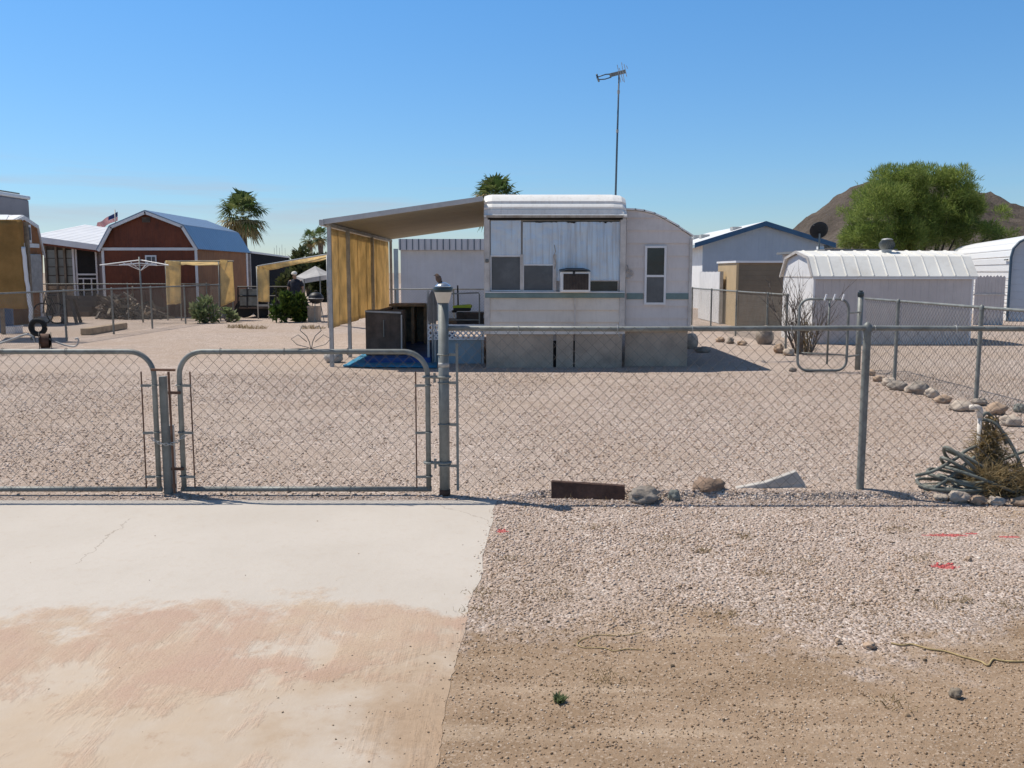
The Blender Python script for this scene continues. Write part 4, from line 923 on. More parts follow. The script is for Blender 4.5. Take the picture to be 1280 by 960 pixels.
# tv antenna on its mast
ya = YT + 2.4; am = thing('tv_antenna', (X(768, ya), ya, Z(240, ya)), 'tv antenna on a tall thin mast rising behind the trailer roof', 'antenna')
xm = X(768, ya); xt = X(770.5, ya); z0_, z1_ = tz(240), Z(91, ya)
MB().tube([(xm, ya, z0_ - .1), ((xm + xt) / 2, ya, (z0_ + z1_) / 2), (xt, ya, z1_)], [.02, .018, .014], 8).build('mast', M['slate_trim'], am, True)
for py in (164, 115): MB().tube([(xm + (xt - xm) * (240 - py) / 149, ya, Z(py + 2, ya)), (xm + (xt - xm) * (240 - py) / 149, ya, Z(py - 2, ya))], .025, 8).build('mast_collar', M['galv_light'], am)
def av(px, py, dy=0): return V(px, py, ya + dy)
mb = MB(); mb.bar(av(763, 94, -.1), av(781, 89.5, .1), .05, .07); mb.build('boom_housing', M['galv'], am)
mb = MB()
for s in (-.18, .18):
    mb.tube([av(764, 92.5, s * .3), av(757, 93, s * .6), av(746.5, 96.5, s)], .011, 6); mb.tube([av(764, 96.5, s * .3), av(756, 99, s * .6), av(748, 99.5, s)], .011, 6)
mb.tube([av(746, 93.5, -.2), av(747, 97.5, 0), av(748.5, 101.5, .2)], .02, 6); mb.tube([av(746.5, 97, -.2), av(746.5, 97, .2)], .016, 6)
mb.build('front_loop', M['slate_trim'], am, True)
for i, (a, b) in enumerate((((771.5, 81), (776, 103)), ((777, 78), (780.5, 103)), ((780, 80), (783.5, 96)), ((774, 85), (779, 102)), ((783, 82), (784.5, 86)))):
    for s in (-.14, .14): MB().tube([av(*a, s), av(*b, s)], .006, 5).build('element', M['galv_light'], am)

# ------------------------------------------------------------------ patio awning on the left of the trailer
XA = X(407, YT); YA1 = 23.6; zA = Z(278, YT); zT = Z(250, YT)
aw = thing('patio_awning', ((XA + XL) / 2, (YT + YA1) / 2, 0), 'sloping metal patio awning on posts joined to the left side of the trailer', 'awning')
mb = MB(); mb.prism([(XA, YT, zA), (XL - .03, YT, zT), (XL - .03, YT, zT + .05), (XA, YT, zA + .05)], (0, YA1 - YT, 0)); mb.build('roof_panel', M['awning'], aw)
mb = MB(); mb.prism([(XA - .02, YT - .04, zA - .035), (XL - .03, YT - .04, zT - .02), (XL - .03, YT - .04, zT + .06), (XA - .02, YT - .04, zA + .05)], (0, .035, 0)); mb.build('front_fascia', M['awning_edge'], aw)
mb = MB(); mb.box(XA - .08, XA + .0, YT - .06, YA1 + .03, zA - .055, zA + .045); mb.build('gutter', M['awning_edge'], aw, bevel=.01)
for y in (YT + .12, 17.3, 20.3, 23.4):
    mb = MB(); mb.box(XA + .012, XA + .075, y, y + .062, -.1, zA - .006); mb.build('post', M['galv_light'], aw)
mb = MB(); mb.bar((XA + .04, YT + .05, zA - .03), (XA + .04, YA1, zA - .03), .05, .05); mb.build('edge_beam', M['galv_light'], aw)
zc0, zc1 = Z(411.5, YT + .2), zA - .07
edges_ = [YT + .22, 16.55, 17.36, 18.6, 19.7, 21.1, 22.4, 23.3]
cl_ = ['nearest strip of tan shade cloth hanging along the open side of the awning', 'second strip of tan shade cloth from the front awning post', 'third strip of tan shade cloth from the front awning post', 'fourth strip of tan shade cloth from the front awning post', 'fifth strip of tan shade cloth from the front awning post', 'sixth strip of tan shade cloth, second from the back of the awning', 'farthest strip of tan shade cloth at the back end of the awning']
def cloth(P00, P10, P11, P01, mat, label=None, cat='shade cloth', group=None, amp=.02, nx_=10, nz_=14, seed=0, name='shade_cloth', parent=None):
    """a hanging sheet with folds: two skins 6 mm apart"""
    P00, P10, P11, P01 = map(Vector, (P00, P10, P11, P01)); nrm = (P10 - P00).cross(P01 - P00).normalized(); vs = []
    for th in (0, .005):
        for j in range(nz_ + 1):
            for i in range(nx_ + 1):
                u, v = i / nx_, j / nz_
                p = (P00 * (1 - u) + P10 * u) * (1 - v) + (P01 * (1 - u) + P11 * u) * v
                e = amp * (mnoise.noise(Vector((u * 3 + seed, v * 1.2, seed))) + .5 * mnoise.noise(Vector((u * 8, v * 2.5 + seed, 2)))) * (1.15 - v)
                vs.append(p + nrm * (e + th) + Vector((0, 0, .5 * amp * mnoise.noise(Vector((u * 4, seed, 7))) * (1 - v))))
    n = (nx_ + 1) * (nz_ + 1); fs = []
    for j in range(nz_):
        for i in range(nx_):
            a = j * (nx_ + 1) + i; q = (a, a + 1, a + nx_ + 2, a + nx_ + 1)
            fs.append(q); fs.append(tuple(k + n for k in q[::-1]))
    for i in range(nx_): fs.append((i + 1, i, i + n, i + 1 + n)); a = nz_ * (nx_ + 1) + i; fs.append((a, a + 1, a + 1 + n, a + n))
    for j in range(nz_): a = j * (nx_ + 1); fs.append((a, a + nx_ + 1, a + nx_ + 1 + n, a + n)); a += nx_; fs.append((a + nx_ + 1, a, a + n, a + nx_ + 1 + n))
    mb = MB(); mb.add(vs, fs); o = mb.build(name, M[mat] if isinstance(mat, str) else mat, parent, True)
    return tag(o, label, cat if parent is None else None, group)
for i, (a, b) in enumerate(zip(edges_, edges_[1:])):
    cloth((XA + .0, a, zc0 + .02 * i % .04), (XA + .0, b + .03, zc0), (XA + .0, b + .03, zc1), (XA + .0, a, zc1), 'tan_cloth', cl_[i], 'shade cloth', 'shade cloths along the patio awning', .012, 8, 16, i * 3.1)

# carpets on the patio
cp1 = [G(428, 459.5), G(546, 461), G(548, 445), G(455, 443)]
mb = MB(); nn = 12; vs = []
for j in range(nn + 1):
    for i in range(nn + 1):
        u, v = i / nn, j / nn; p = (cp1[0] * (1 - u) + cp1[1] * u) * (1 - v) + (cp1[3] * (1 - u) + cp1[2] * u) * v
        p.z = .028 + .006 * mnoise.noise(p * 2); p.x += .03 * mnoise.noise(Vector((0, p.y * 4, 1))) * (i in (0, nn)); p.y += .03 * mnoise.noise(Vector((p.x * 4, 0, 1))) * (j in (0, nn)); vs.append(p)
mb.add(vs, [(j * (nn + 1) + i, j * (nn + 1) + i + 1, (j + 1) * (nn + 1) + i + 1, (j + 1) * (nn + 1) + i) for j in range(nn) for i in range(nn)])
rug = mb.build('outdoor_rug', M['carpet'], None, True); tag(rug, 'bright blue outdoor rug on the gravel before the patio', 'rug')
md = rug.modifiers.new('thick', 'SOLIDIFY'); md.thickness = .012; md.offset = -1
mb = MB(); mb.box(XA + .55, X(542, 17.0), 16.05, 23.2, -.05, .09); tag(mb.build('patio_slab', M['concrete_old']), 'low concrete slab under the patio awning', 'patio slab', kind='structure')
mb = MB(); mb.box(XA + .53, X(543, 17.0), 16.02, 22.9, .0, .112); tag(mb.build('outdoor_rug', M['carpet_navy']), 'dark navy carpet covering the shaded patio floor', 'rug')
rock(415, 454, 26, 17, 'concrete_old', 'rounded grey concrete block at the foot of the front awning post', 'block', name='concrete_block', seed=3, jit=.12)

# cabinets on the patio
def cabinet(x0, x1, y0, y1, z0, z1, label, mat='dark_wood'):
    c = thing('cabinet', ((x0 + x1) / 2, (y0 + y1) / 2, z0), label, 'cabinet')
    mb = MB(); mb.box(x0, x1, y0, y1, z0, z1); mb.build('carcass', M[mat], c, bevel=.008); return c
yc = 16.45; c1 = cabinet(X(455.5, yc), X(503, yc), yc, yc + .40, .113, Z(388, yc), 'dark brown upright cabinet with silver edge trim, front of the patio')
ca, cb, ct = X(455.5, yc), X(503, yc), Z(388, yc)
mb = MB(); mb.box(ca + .02, cb - .03, yc - .014, yc - .002, .16, ct - .05); d_ = mb.build('door', M['dark_wood'], c1)
mb = MB(); mb.bar((ca + .0, yc - .02, ct - .015), (cb - .03, yc - .02, ct - .04), .02, .03); mb.bar((cb - .025, yc - .025, ct - .08), (cb - .03, yc - .025, .2), .02, .025); mb.build('silver_trim', M['galv_light'], c1)
mb = MB(); mb.tube([(ca + .33, yc - .03, .75), (ca + .33, yc - .03, .45)], .012, 6); mb.build('handle', M['galv'], c1)
yb = 19.2
bar = thing('outdoor_bar', (X(510, yb), yb + 1, .112), 'brown wooden bar counter with open bays deep in the shaded patio', 'bar counter')
bx0, bx1, bt = X(489, yb), X(535, yb), Z(380, yb)
mb = MB(); mb.box(bx0 - .05, bx1 + .04, yb - .06, yb + .7, bt - .05, bt); mb.build('counter_top', M['brown_wood'], bar)
mb = MB(); mb.box(bx1 - .10, bx1, yb, yb + .6, .113, bt - .052); mb.build('side_panel', M['brown_wood'], bar); mb = MB(); mb.box(bx0, bx0 + .12, yb, yb + .6, .113, bt - .052); mb.build('side_panel', M['brown_wood'], bar)
mb = MB(); mb.box(X(513, yb), X(517, yb), yb + .02, yb + .6, .113, bt - .052); mb.build('divider', M['brown_wood'], bar)
mb = MB(); mb.box(bx0 + .12, bx1 - .1, yb + .57, yb + .6, .113, bt - .052); mb.build('back_panel', M['brown_wood'], bar)
mb = MB(); mb.box(ca + .2, bx0 - .16, yc + .9, yb + .2, .113, bt - .12); mb.box(ca + .15, bx0 - .1, yc + .85, yb + .24, bt - .118, bt - .07); mb.build('return_counter', M['dark_wood'], bar)

# raised porch beside the trailer
yp = 16.1; px0, px1 = X(545, yp), XL - .02
pc = thing('porch', ((px0 + px1) / 2, 17.6, 0), 'small raised porch with white lattice and blue grey skirting beside the trailer door', 'porch')
zpf = Z(409, yp)
mb = MB(); mb.box(px0, px1, yp, 19.2, zpf - .04, zpf); mb.build('deck', M['grey_wood'], pc)
mb = MB(); mb.box(px0 + .02, px1 - .07, yp + .03, yp + .05, -.02, Z(424, yp)); mb.build('skirting', M['skirt_blue'], pc)
mb = MB(); mb.box(px0 + .0, px0 + .02, yp + .05, 19.1, -.02, Z(424, yp)); mb.build('side_skirting', M['skirt_blue'], pc)
mb = MB(); zl0, zl1 = Z(423, yp), Z(407.5, yp); lx0, lx1 = X(534, yp), px1 - .01
n_ = int((lx1 - lx0) / .095)
for i in range(-3, n_ + 1):
    for s in (1, -1):
        a = Vector((lx0 + i * .095 if s > 0 else lx0 + (i + 3) * .095, yp + (-.012 if s > 0 else -.004), zl0)); h = zl1 - zl0; b = a + Vector((s * h, 0, h))
        def clip(a, b):
            d = b - a; t0, t1 = 0, 1
            if abs(d.x) > 1e-9:
                ta, tb = (lx0 - a.x) / d.x, (lx1 - a.x) / d.x; ta, tb = min(ta, tb), max(ta, tb); t0, t1 = max(t0, ta), min(t1, tb)
            return (a + d * t0, a + d * t1) if t1 - t0 > .02 else None
        q = clip(a, b)
        if q: mb.bar(q[0], q[1], .040, .006, (0, 1, 0)) if False else mb.bar(q[0], q[1], .006, .026, (0, 0, 1))
mb.box(lx0, lx1, yp - .02, yp + .002, zl1, zl1 + .03); mb.box(lx0, lx1, yp - .02, yp + .002, zl0 - .025, zl0); mb.build('lattice', M['white'], pc)
for (a, y) in ((534.5, yp), (543, yp + .02), (603, yp)):
    mb = MB(); mb.box(X(a, y) - .02, X(a, y) + .02, y + .004, y + .044, -.05, Z(363, y) if a < 600 else zpf); mb.build('post', M['galv_light'], pc)
mb = MB(); mb.tube([(X(543, yp), yp + .02, Z(368, yp)), (X(598, yp), yp + .02, Z(366, yp)), (X(599, yp), yp + .02, Z(368, yp)), (X(599, yp), yp + .02, zpf)], .012, 8); mb.tube([(X(543, yp), yp + .02, Z(400, yp)), (X(598, yp), yp + .02, Z(400, yp))], .01, 8); mb.build('handrail', M['galv'], pc)
# folded umbrella by the porch
yu = 16.0; fu = thing('folded_umbrella', (X(540, yu), yu, 0), 'folded grey patio umbrella standing left of the lamp post', 'umbrella')
MB().tube([(X(540, yu), yu, -.02), (X(540, yu), yu, Z(362, yu))], .016, 8).build('pole', M['galv_light'], fu, True)
mb = MB(); xu = X(540, yu); n = 18; rings = []
for k, (z, r) in enumerate(((Z(404, yu), .055), (Z(398, yu), .085), (Z(385, yu), .095), (Z(372, yu), .07), (Z(364, yu), .02))):
    rings += [Vector((xu + (r * (1 if j % 2 else .68)) * math.cos(2 * math.pi * j / n), yu + (r * (1 if j % 2 else .68)) * math.sin(2 * math.pi * j / n), z)) for j in range(n)]
mb.add(rings, [(k * n + j, k * n + (j + 1) % n, (k + 1) * n + (j + 1) % n, (k + 1) * n + j) for k in range(4) for j in range(n)]); mb.build('canopy', M['umbrella_brown'], fu)
# machine with a lime green cover on a dark bench
ym = 17.0; bn = thing('bench', (X(585, ym), ym, zpf), 'dark bench against the rail on the porch', 'bench')
mb = MB(); mb.box(X(570, ym), X(604, ym), ym, ym + .4, Z(391, ym) - .04, Z(391, ym)); mb.build('seat', M['dark_wood'], bn)
mb = MB(); mb.box(X(570, ym), X(604, ym), ym + .03, ym + .07, zpf + .003, Z(391, ym) - .042); mb.build('front_panel', M['dark_wood'], bn)
ge = thing('power_machine', (X(578, ym), ym + .1, Z(391, ym)), 'black portable machine with a lime green top cover on the porch bench', 'machine')
gx0, gx1 = X(564, ym), X(589, ym)
mb = MB(); mb.box(gx0 + .03, gx1 - .02, ym + .02, ym + .3, Z(391, ym) + .03, Z(384, ym)); mb.box(gx0 + .0, gx0 + .09, ym + .05, ym + .26, Z(391, ym) + .0, Z(388, ym)); mb.build('housing', M['black'], ge, bevel=.015)
mb = MB(); mb.prism([(gx0 + .02, ym, Z(385, ym)), (gx1, ym, Z(385, ym)), (gx1 - .0, ym, Z(381.8, ym)), (gx1 - .05, ym, Z(380.8, ym)), (gx0 + .02, ym, Z(382.5, ym))], (0, .33, 0)); mb.build('cover', M['lime'], ge, bevel=.012)
mb = MB(); mb.tube([(X(571, ym), ym + .36, Z(386, ym)), (X(570.5, ym), ym + .36, Z(357, ym))], .014, 8); mb.build('handle_bar', M['black'], ge)
# ------------------------------------------------------------------ fences round the yard
def fence(p0, p1, h, posts, label, mesh=True, pr=.026, w=.0425, mat='galv', wr=.0021):
    p0, p1 = Vector(p0), Vector(p1); d = (p1 - p0); L = d.length; d.normalize(); nrm = Vector((d.y, -d.x, 0))
    f = thing('chain_link_fence', ((p0 + p1) / 2), label, 'fence')
    rail = [p0 + d * L * t + Vector((0, 0, h + .012 * mnoise.noise(Vector((t * L * .4, p0.x, p0.y))))) for t in np.linspace(0, 1, max(3, int(L / 1.2)))]
    MB().tube(rail, .019, 8).build('top_rail', M[mat], f, True)
    for t in posts:
        p = p0 + d * t - nrm * .03; lean = random.uniform(-.012, .012)
        mb = MB(); mb.tube([p + Vector((0, 0, -.1)), p + d * lean + Vector((0, 0, h - .02))], pr, 10); ball_cap(mb, p.x + d.x * lean, p.y + d.y * lean, h + .0, pr); mb.build('post', M[mat], f, 'auto')
    if mesh:
        mb = MB(); chain_link(mb, p0 + nrm * .012, d, L, .02, h + .02, w, wr); mb.build('chain_link', M['wire'], f)
    return f
XS = 5.72
fence((XS, 6.55, 0), (XS, 14.95, 0), 1.17, [0.03, 2.25, 4.63, 7.05], 'chain link side fence on the right with a row of stones at its foot')
fence((XS + .06, 19.3, 0), (XS - .25, 28.0, 0), 1.12, [0.0, 1.3, 3.8, 6.3, 8.6], 'chain link fence behind the bare bush, in front of the tan shed', True, .024)
pg = thing('gate_post', (XS - .02, 15.1, 0), 'steel gate post with a dark cap beside the open walk gate', 'post')
mb = MB(); mb.tube([(XS - .02, 15.1, -.1), (XS - .02, 15.1, 1.2)], .045, 14); mb.build('post_tube', M['galv'], pg, True)
MB().lathe((XS - .02, 15.1, 0), [(.05, 1.2), (.055, 1.22), (.05, 1.27), (.03, 1.28), (.03, 1.30)], 12).build('post_cap', M['lamp_rim'], pg, 'auto')
# the open walk gate
yg = 14.75; wg = thing('walk_gate', (X(1034, yg), yg, 0), 'rounded pipe walk gate with bare frame standing open by the bare bush', 'gate')
gx0, gx1, gz0, gz1, rr = X(1001, yg), X(1063, yg), Z(463, yg), Z(374, yg), .16
loop = arc((gx0 + rr, yg, gz0 + rr), rr, 270, 180, 6) + arc((gx0 + rr, yg, gz1 - rr), rr, 180, 90, 6) + arc((gx1 - rr, yg, gz1 - rr), rr, 90, 0, 6) + arc((gx1 - rr, yg, gz0 + rr), rr, 0, -90, 6)
MB().tube(loop, .021, 10, closed=True).build('frame', M['galv'], wg, True)
MB().tube([(X(1038.5, yg), yg, gz0 + .10), (X(1038.5, yg), yg, gz1)], .017, 8).build('middle_bar', M['galv'], wg, True)
MB().tube([(gx0 + .05, yg, Z(441, yg)), (gx1 - .02, yg, Z(444, yg))], .010, 6).build('cross_wire', M['galv'], wg, True)
mb = MB(); chain_link(mb, (gx0 + .04, yg - .02, 0), (1, 0, 0), gx1 - gx0 - .08, gz0 + .03, gz1 - .03); mb.build('chain_link', M['wire'], wg)
for a in (1030, 1041, 1052): MB().tube([V(a, 374, yg) + Vector((0, -.03, -.02)), V(a + 2.5, 370, yg) + Vector((0, -.03, .03))], .014, 6).build('white_tie', M['white'], wg)
for z in (gz0 + .22, gz1 - .22): MB().tube([(gx1, yg, z), (XS - .02, 15.06, z)], .014, 6).build('hinge', M['galv'], wg)

fence((-10.45, 17.5, 0), (-10.05, 32.0, 0), 1.17, [0.2, 3.9, 6.3, 8.7, 11.2, 14.3], 'chain link fence down the left side of the gravel yard, before the red barn', True, .026)
fence((-15.8, 31.0, 0), (-10.2, 31.2, 0), 1.2, [0.05, 2.85, 5.5], 'short chain link fence along the foot of the red barn', True, .022)
fence((-3.6, 27.0, 0), (-.2, 27.0, 0), 1.1, [0.2, 1.9, 3.3], 'chain link fence seen under the back of the patio awning, before the white building', True, .022)

# ------------------------------------------------------------------ left neighbours
def gambrel(cx, halfw, eave, knee_x, knee, apex): return [(cx - halfw, eave), (cx - knee_x, knee), (cx, apex), (cx + knee_x, knee), (cx + halfw, eave)]
# red barn
YBN, YBN2 = 33.0, 39.2
bn = thing('barn', (X(187, YBN), (YBN + YBN2) / 2, 0), 'red gambrel barn shed with pale trim and blue grey metal roof behind the left yard', 'barn')
bx = lambda px: X(px, YBN); bz = lambda py: Z(py, YBN)
OUT = [(128.5, 399), (128.5, 310), (144.5, 285.5), (187, 267), (231, 284.5), (247, 309), (247, 399)]
mb = MB(); pts = [Vector((bx(a), YBN, bz(b))) for a, b in OUT]; pts[0].z = pts[-1].z = -.02
mb.prism(pts, (0, .06, 0)); mb.build('front_wall', M['red_wall'], bn)
mb = MB(); mb.box(pts[-1].x - .06, pts[-1].x, YBN + .061, YBN2, -.02, pts[5].z); mb.build('side_wall', M['orange_wall'], bn)
mb = MB(); mb.box(pts[0].x, pts[0].x + .06, YBN + .061, YBN2, -.02, pts[1].z); mb.build('side_wall', M['orange_wall'], bn)
mb = MB(); bp = [q + Vector((0, YBN2 - YBN, 0)) for q in pts]; mb.prism(bp, (0, .06, 0)); mb.build('back_wall', M['orange_wall'], bn)
RO = [(125, 313), (142.5, 283), (187, 264), (233, 282), (250.5, 312)]
ro = [Vector((bx(a), YBN - .18, bz(b))) for a, b in RO]
for i, (a, b) in enumerate(zip(ro, ro[1:])):
    mb = MB(); n_ = (b - a).cross(Vector((0, 1, 0))).normalized(); n_ = n_ if n_.z > 0 else -n_
    mb.prism([a, b, b + n_ * .035, a + n_ * .035], (0, YBN2 - YBN + .35, 0)); mb.build('roof_panel', M['steel_roof'], bn)
mb = MB()
for a, b in zip(ro, ro[1:]):
    n_ = (b - a).cross(Vector((0, 1, 0))).normalized(); n_ = n_ if n_.z > 0 else -n_
    mb.prism([a - n_ * .10, b - n_ * .10, b - n_ * .004, a - n_ * .004], (0, .05, 0))
mb.build('gable_trim', M['white'], bn)
mb = MB(); mb.box(bx(129), bx(247), YBN - .03, YBN - .002, bz(313), bz(309.5)); mb.build('band_trim', M['white'], bn)
for a, b in ((128.3, 131.3), (244.5, 247.6)):
    mb = MB(); mb.box(bx(a), bx(b), YBN - .028, YBN - .001, 0, bz(313.2)); mb.build('corner_trim', M['white'], bn)
mb = MB(); mb.box(pts[-1].x + .001, pts[-1].x + .025, YBN2 - .15, YBN2 + .04, 0, pts[5].z - .02); mb.build('corner_trim', M['white'], bn)
mb = MB(); mb.box(bx(181), bx(191), YBN - .03, YBN - .003, bz(278), bz(271.5)); mb.build('gable_vent', M['dark_wood'], bn)
mb = MB(); mb.box(bx(182.5), bx(196.5), YBN - .03, YBN - .002, bz(331), bz(319)); wf = mb.build('window', M['white'], bn)
for a, b in ((184.5, 190), (191, 195)):
    mb = MB(); mb.box(bx(a), bx(b), YBN - .036, YBN - .031, bz(329), bz(321)); p_ = mb.build('window_pane', M['pane'], wf)
    p_.parent = wf
# white ribbed metal building behind with a screen enclosure
YW = 34.5; wx = lambda px: X(px, YW); wz = lambda py: Z(py, YW)
wb = thing('building', (wx(90), YW + 3, 0), 'white roofed building with shelved glass front and screen door, left of the red barn', 'building')
mb = MB(); mb.box(wx(57), wx(150), YW + .10, YW + 8, 0, wz(307)); mb.build('wall', M['rv_wall'], wb)
mb = MB(); r0, r1 = wx(48), wx(175)
e0 = wz(297); mb.prism([(r0, YW - .5, e0), (r0, YW + 4.0, e0 + .62), (r0, YW + 8, e0 - .1), (r0, YW + 8, e0 - .05), (r0, YW + 4, e0 + .68), (r0, YW - .5, e0 + .05)], (r1 - r0, 0, -.52)); mb.build('roof', M['white_roof'], wb)
mb = MB(); mb.prism([(wx(62), YW - .56, e0 - .21), (r1, YW - .56, e0 - .65), (r1, YW - .56, e0 - .45), (wx(62), YW - .56, e0 + .01)], (0, .055, 0)); mb.build('fascia', M['white'], wb)
mb = MB(); mb.prism([(wx(62), YW - .50, e0 - .28), (r1, YW - .50, e0 - .72), (r1, YW - .50, e0 - .57), (wx(62), YW - .50, e0 - .11)], (0, .04, 0)); mb.build('eave_board', M['red_wall'], wb)
for i, px_ in enumerate((57, 70.5, 81, 92)):
    mb = MB(); mb.box(wx(px_), wx(px_ + 2.4), YW - .06, YW + .0, 0, wz(305)); mb.build('post', M['grey_wood'] if i != 3 else M['white'], wb)
for j in range(4):
    for i, (a, b) in enumerate(((60, 69.8), (73.4, 80.4), (83.8, 91.4))):
        mb = MB(); mb.box(wx(a), wx(b), YW + .02, YW + .06, wz(311.5 + (j + 1) * 10.8), wz(312.5 + j * 10.8)); mb.build('glass_panel', M['glass_block'], wb)
mb = MB(); mb.box(wx(56), wx(94), YW + .07, YW + .095, 0, wz(305)); mb.build('enclosure_backing', M['dark_wood'], wb)
mb = MB(); mb.box(wx(59), wx(92), YW - .01, YW + .015, wz(362), wz(357)); mb.box(wx(80), wx(91), YW - .05, YW + .015, wz(371), wz(358)); mb.build('work_shelf', M['brown_wood'], wb)
mb = MB(); mb.box(wx(97), wx(120), YW + .03, YW + .09, wz(385), wz(309)); dr = mb.build('door', M['dark'], wb)
mb = MB()
for a, b, c, d_ in ((95, 97, 309, 376), (120, 122, 309, 376), (97, 120, 309, 311), (97, 120, 342, 344), (97, 120, 347.5, 349), (103, 104.4, 349, 376), (113, 114.4, 349, 376), (97, 120, 374, 376)):
    mb.box(wx(a), wx(b), YW - .01, YW + .028, wz(d_), wz(c))
mb.build('door_frame', M['white'], wb)
mb = MB()
for k in range(4): mb.box(wx(93), wx(128), YW - .4 - .3 * k, YW - .1 - .3 * k - .003, 0, .72 - .18 * k)
mb.build('steps', M['dark_wood'], wb)
# orange shed side on, gable towards the yard
XO = -15.1; os_ = thing('shed', (XO - 1.5, 28.3, 0), 'orange stained gambrel shed with white trim and a narrow window, behind the brown shade screen', 'shed')
def yz(px, py):      # on the plane x = XO
    d = ray(px, py); t = XO / d.x; return Vector((XO, d.y * t, CAMH + d.z * t))
O_ = [yz(53.5, 395), yz(53.5, 320), yz(45.5, 284), yz(28, 272)]; yA = O_[3].y
O_[0].z = 0; O_ += [Vector((XO, 2 * yA - q.y, q.z)) for q in O_[:3][::-1]]
mb = MB(); mb.prism(O_, (-.06, 0, 0)); mb.build('gable_wall', M['orange_wall'], os_)
mb = MB(); mb.box(XO - 4, XO - .061, O_[-1].y, O_[-1].y + .06, 0, O_[1].z); mb.box(XO - 4, XO - .061, O_[0].y - .06, O_[0].y, 0, O_[1].z); mb.build('side_wall', M['orange_wall'], os_)
rr_ = [Vector((XO + .02, q.y + (q.y - yA) * .03, q.z + .03)) for q in O_[1:6]]
for a, b in zip(rr_, rr_[1:]): mb = MB(); mb.prism([a, b, b + Vector((0, 0, .05)), a + Vector((0, 0, .05))], (-4.2, 0, 0)); mb.build('roof_panel', M['white_roof'], os_)
mb = MB()
for a, b in zip(rr_, rr_[1:]): mb.prism([a + Vector((.004, 0, -.09)), b + Vector((.004, 0, -.09)), b + Vector((.004, 0, .03)), a + Vector((.004, 0, .03))], (.04, 0, 0))
mb.build('gable_trim', M['white'], os_)
mb = MB(); mb.box(XO + .001, XO + .03, O_[-1].y, O_[0].y, yz(50, 310).z, yz(50, 305).z); mb.build('band_trim', M['white'], os_)
mb = MB(); mb.box(XO + .001, XO + .03, O_[0].y - .12, O_[0].y, 0, O_[1].z - .08); mb.build('corner_trim', M['white'], os_)
a, b = yz(31, 303), yz(36.5, 281); mb = MB(); mb.box(XO + .002, XO + .05, a.y, b.y, a.z, b.z); wo = mb.build('window', M['white'], os_)
mb = MB(); mb.box(XO + .052, XO + .06, a.y + .05, b.y - .05, a.z + .08, b.z - .08); mb.build('window_pane', M['pane'], os_)
a, b = yz(35, 366), yz(47, 318); mb = MB(); mb.box(XO + .03, XO + .12, a.y, b.y, a.z, b.z); mb.build('cooler_box', M['galv_light'], os_, bevel=.02)
# tall trailer home behind, upper storey
yr = 34.4; yR2 = 37.0; rv = thing('motor_home', (X(10, yr), yr + 1.5, 0), 'tall grey mauve motor home with white roof edge rising behind the shade screen', 'motor home')
rx0, rx1 = X(-90, yr), X(42, yR2)
mb = MB(); mb.box(rx0, rx1, yr, yr + 2.6, .5, Z(250, yR2)); mb.build('body', M['rv_wall'], rv, bevel=.06)
mb = MB(); mb.box(rx0, rx1 + .03, yr - .06, yr + 2.7, Z(249.8, yR2), Z(245, yR2)); mb.build('roof', M['white'], rv, bevel=.05)
mb = MB(); mb.box(rx1 - .3, rx1 - .25, yr + .1, yr + 2.4, Z(243.5, yR2), Z(241.8, yR2)); mb.build('roof_rail', M['galv'], rv)
mb = MB(); mb.box(rx0, rx1 - .6, yr + .3, yr + 1.1, Z(245, yR2), Z(239.5, yR2)); mb.build('roof_unit', M['white'], rv, bevel=.05)
mb = MB()
for x_ in np.arange(rx0 + .6, rx1, 1.4): mb.lathe((x_, yr + 1.2, .0), [(.4, 0), (.4, .55)], 14)
mb.build('wheel', M['tyre'], rv)
mb = MB(); mb.box(rx1 + .002, rx1 + .008, yr + .1, yr + 2.5, Z(275, yR2), Z(271.5, yR2)); mb.build('belt_stripe', M['trim'], rv)
# shade awning with a hanging brown screen at the left edge
ys = 21.6; sa = thing('shade_awning', (X(-10, ys), ys + 1.2, 0), 'white roofed shade awning at the left edge with posts', 'awning')
sx0, sx1 = X(-70, ys), X(12, ys)
mb = MB(); mb.prism([(sx0, ys, Z(276, ys)), (sx1 - .0, ys, Z(276, ys)), (sx1 - .0, ys, Z(274.5, ys)), (sx0, ys, Z(274.5, ys))], (-.9, 1.8, .22)); mb.build('roof_panel', M['white_metal'], sa)
for x_, y_ in ((X(33, ys) , ys + .05), (sx0 + .1, ys + .05), (sx0 + .1, ys + 2.1)):
    mb = MB(); mb.box(x_ - .04, x_ + .04, y_ + .02, y_ + .10, -.05, Z(277, ys)); mb.build('post', M['grey_wood'], sa)
xr_ = X(33, ys)
cloth((sx0, ys, Z(386, ys)), (xr_, ys, Z(386, ys)), (xr_ - .02, ys, Z(274.5, ys)), (sx0, ys, Z(274, ys)), 'tan_cloth_brown', 'large brown shade screen hanging at the left edge, white frayed side', 'shade screen', None, .05, 14, 14, 2.5, 'shade_screen')
mb = MB(); vs = [Vector((xr_ + .03 + .035 * mnoise.noise(Vector((0, i * .33, 2))) - .004 * i, ys - .05, Z(405 - i * 4.2, ys))) for i in range(24)]
mb.sheet(vs, (.07, .05, 0)); o = mb.build('torn_sheet', M['white'], None, True); tag(o, 'torn strip of white sheeting hanging on the edge of the brown shade screen', 'sheeting'); md = o.modifiers.new('t', 'SOLIDIFY'); md.thickness = .01
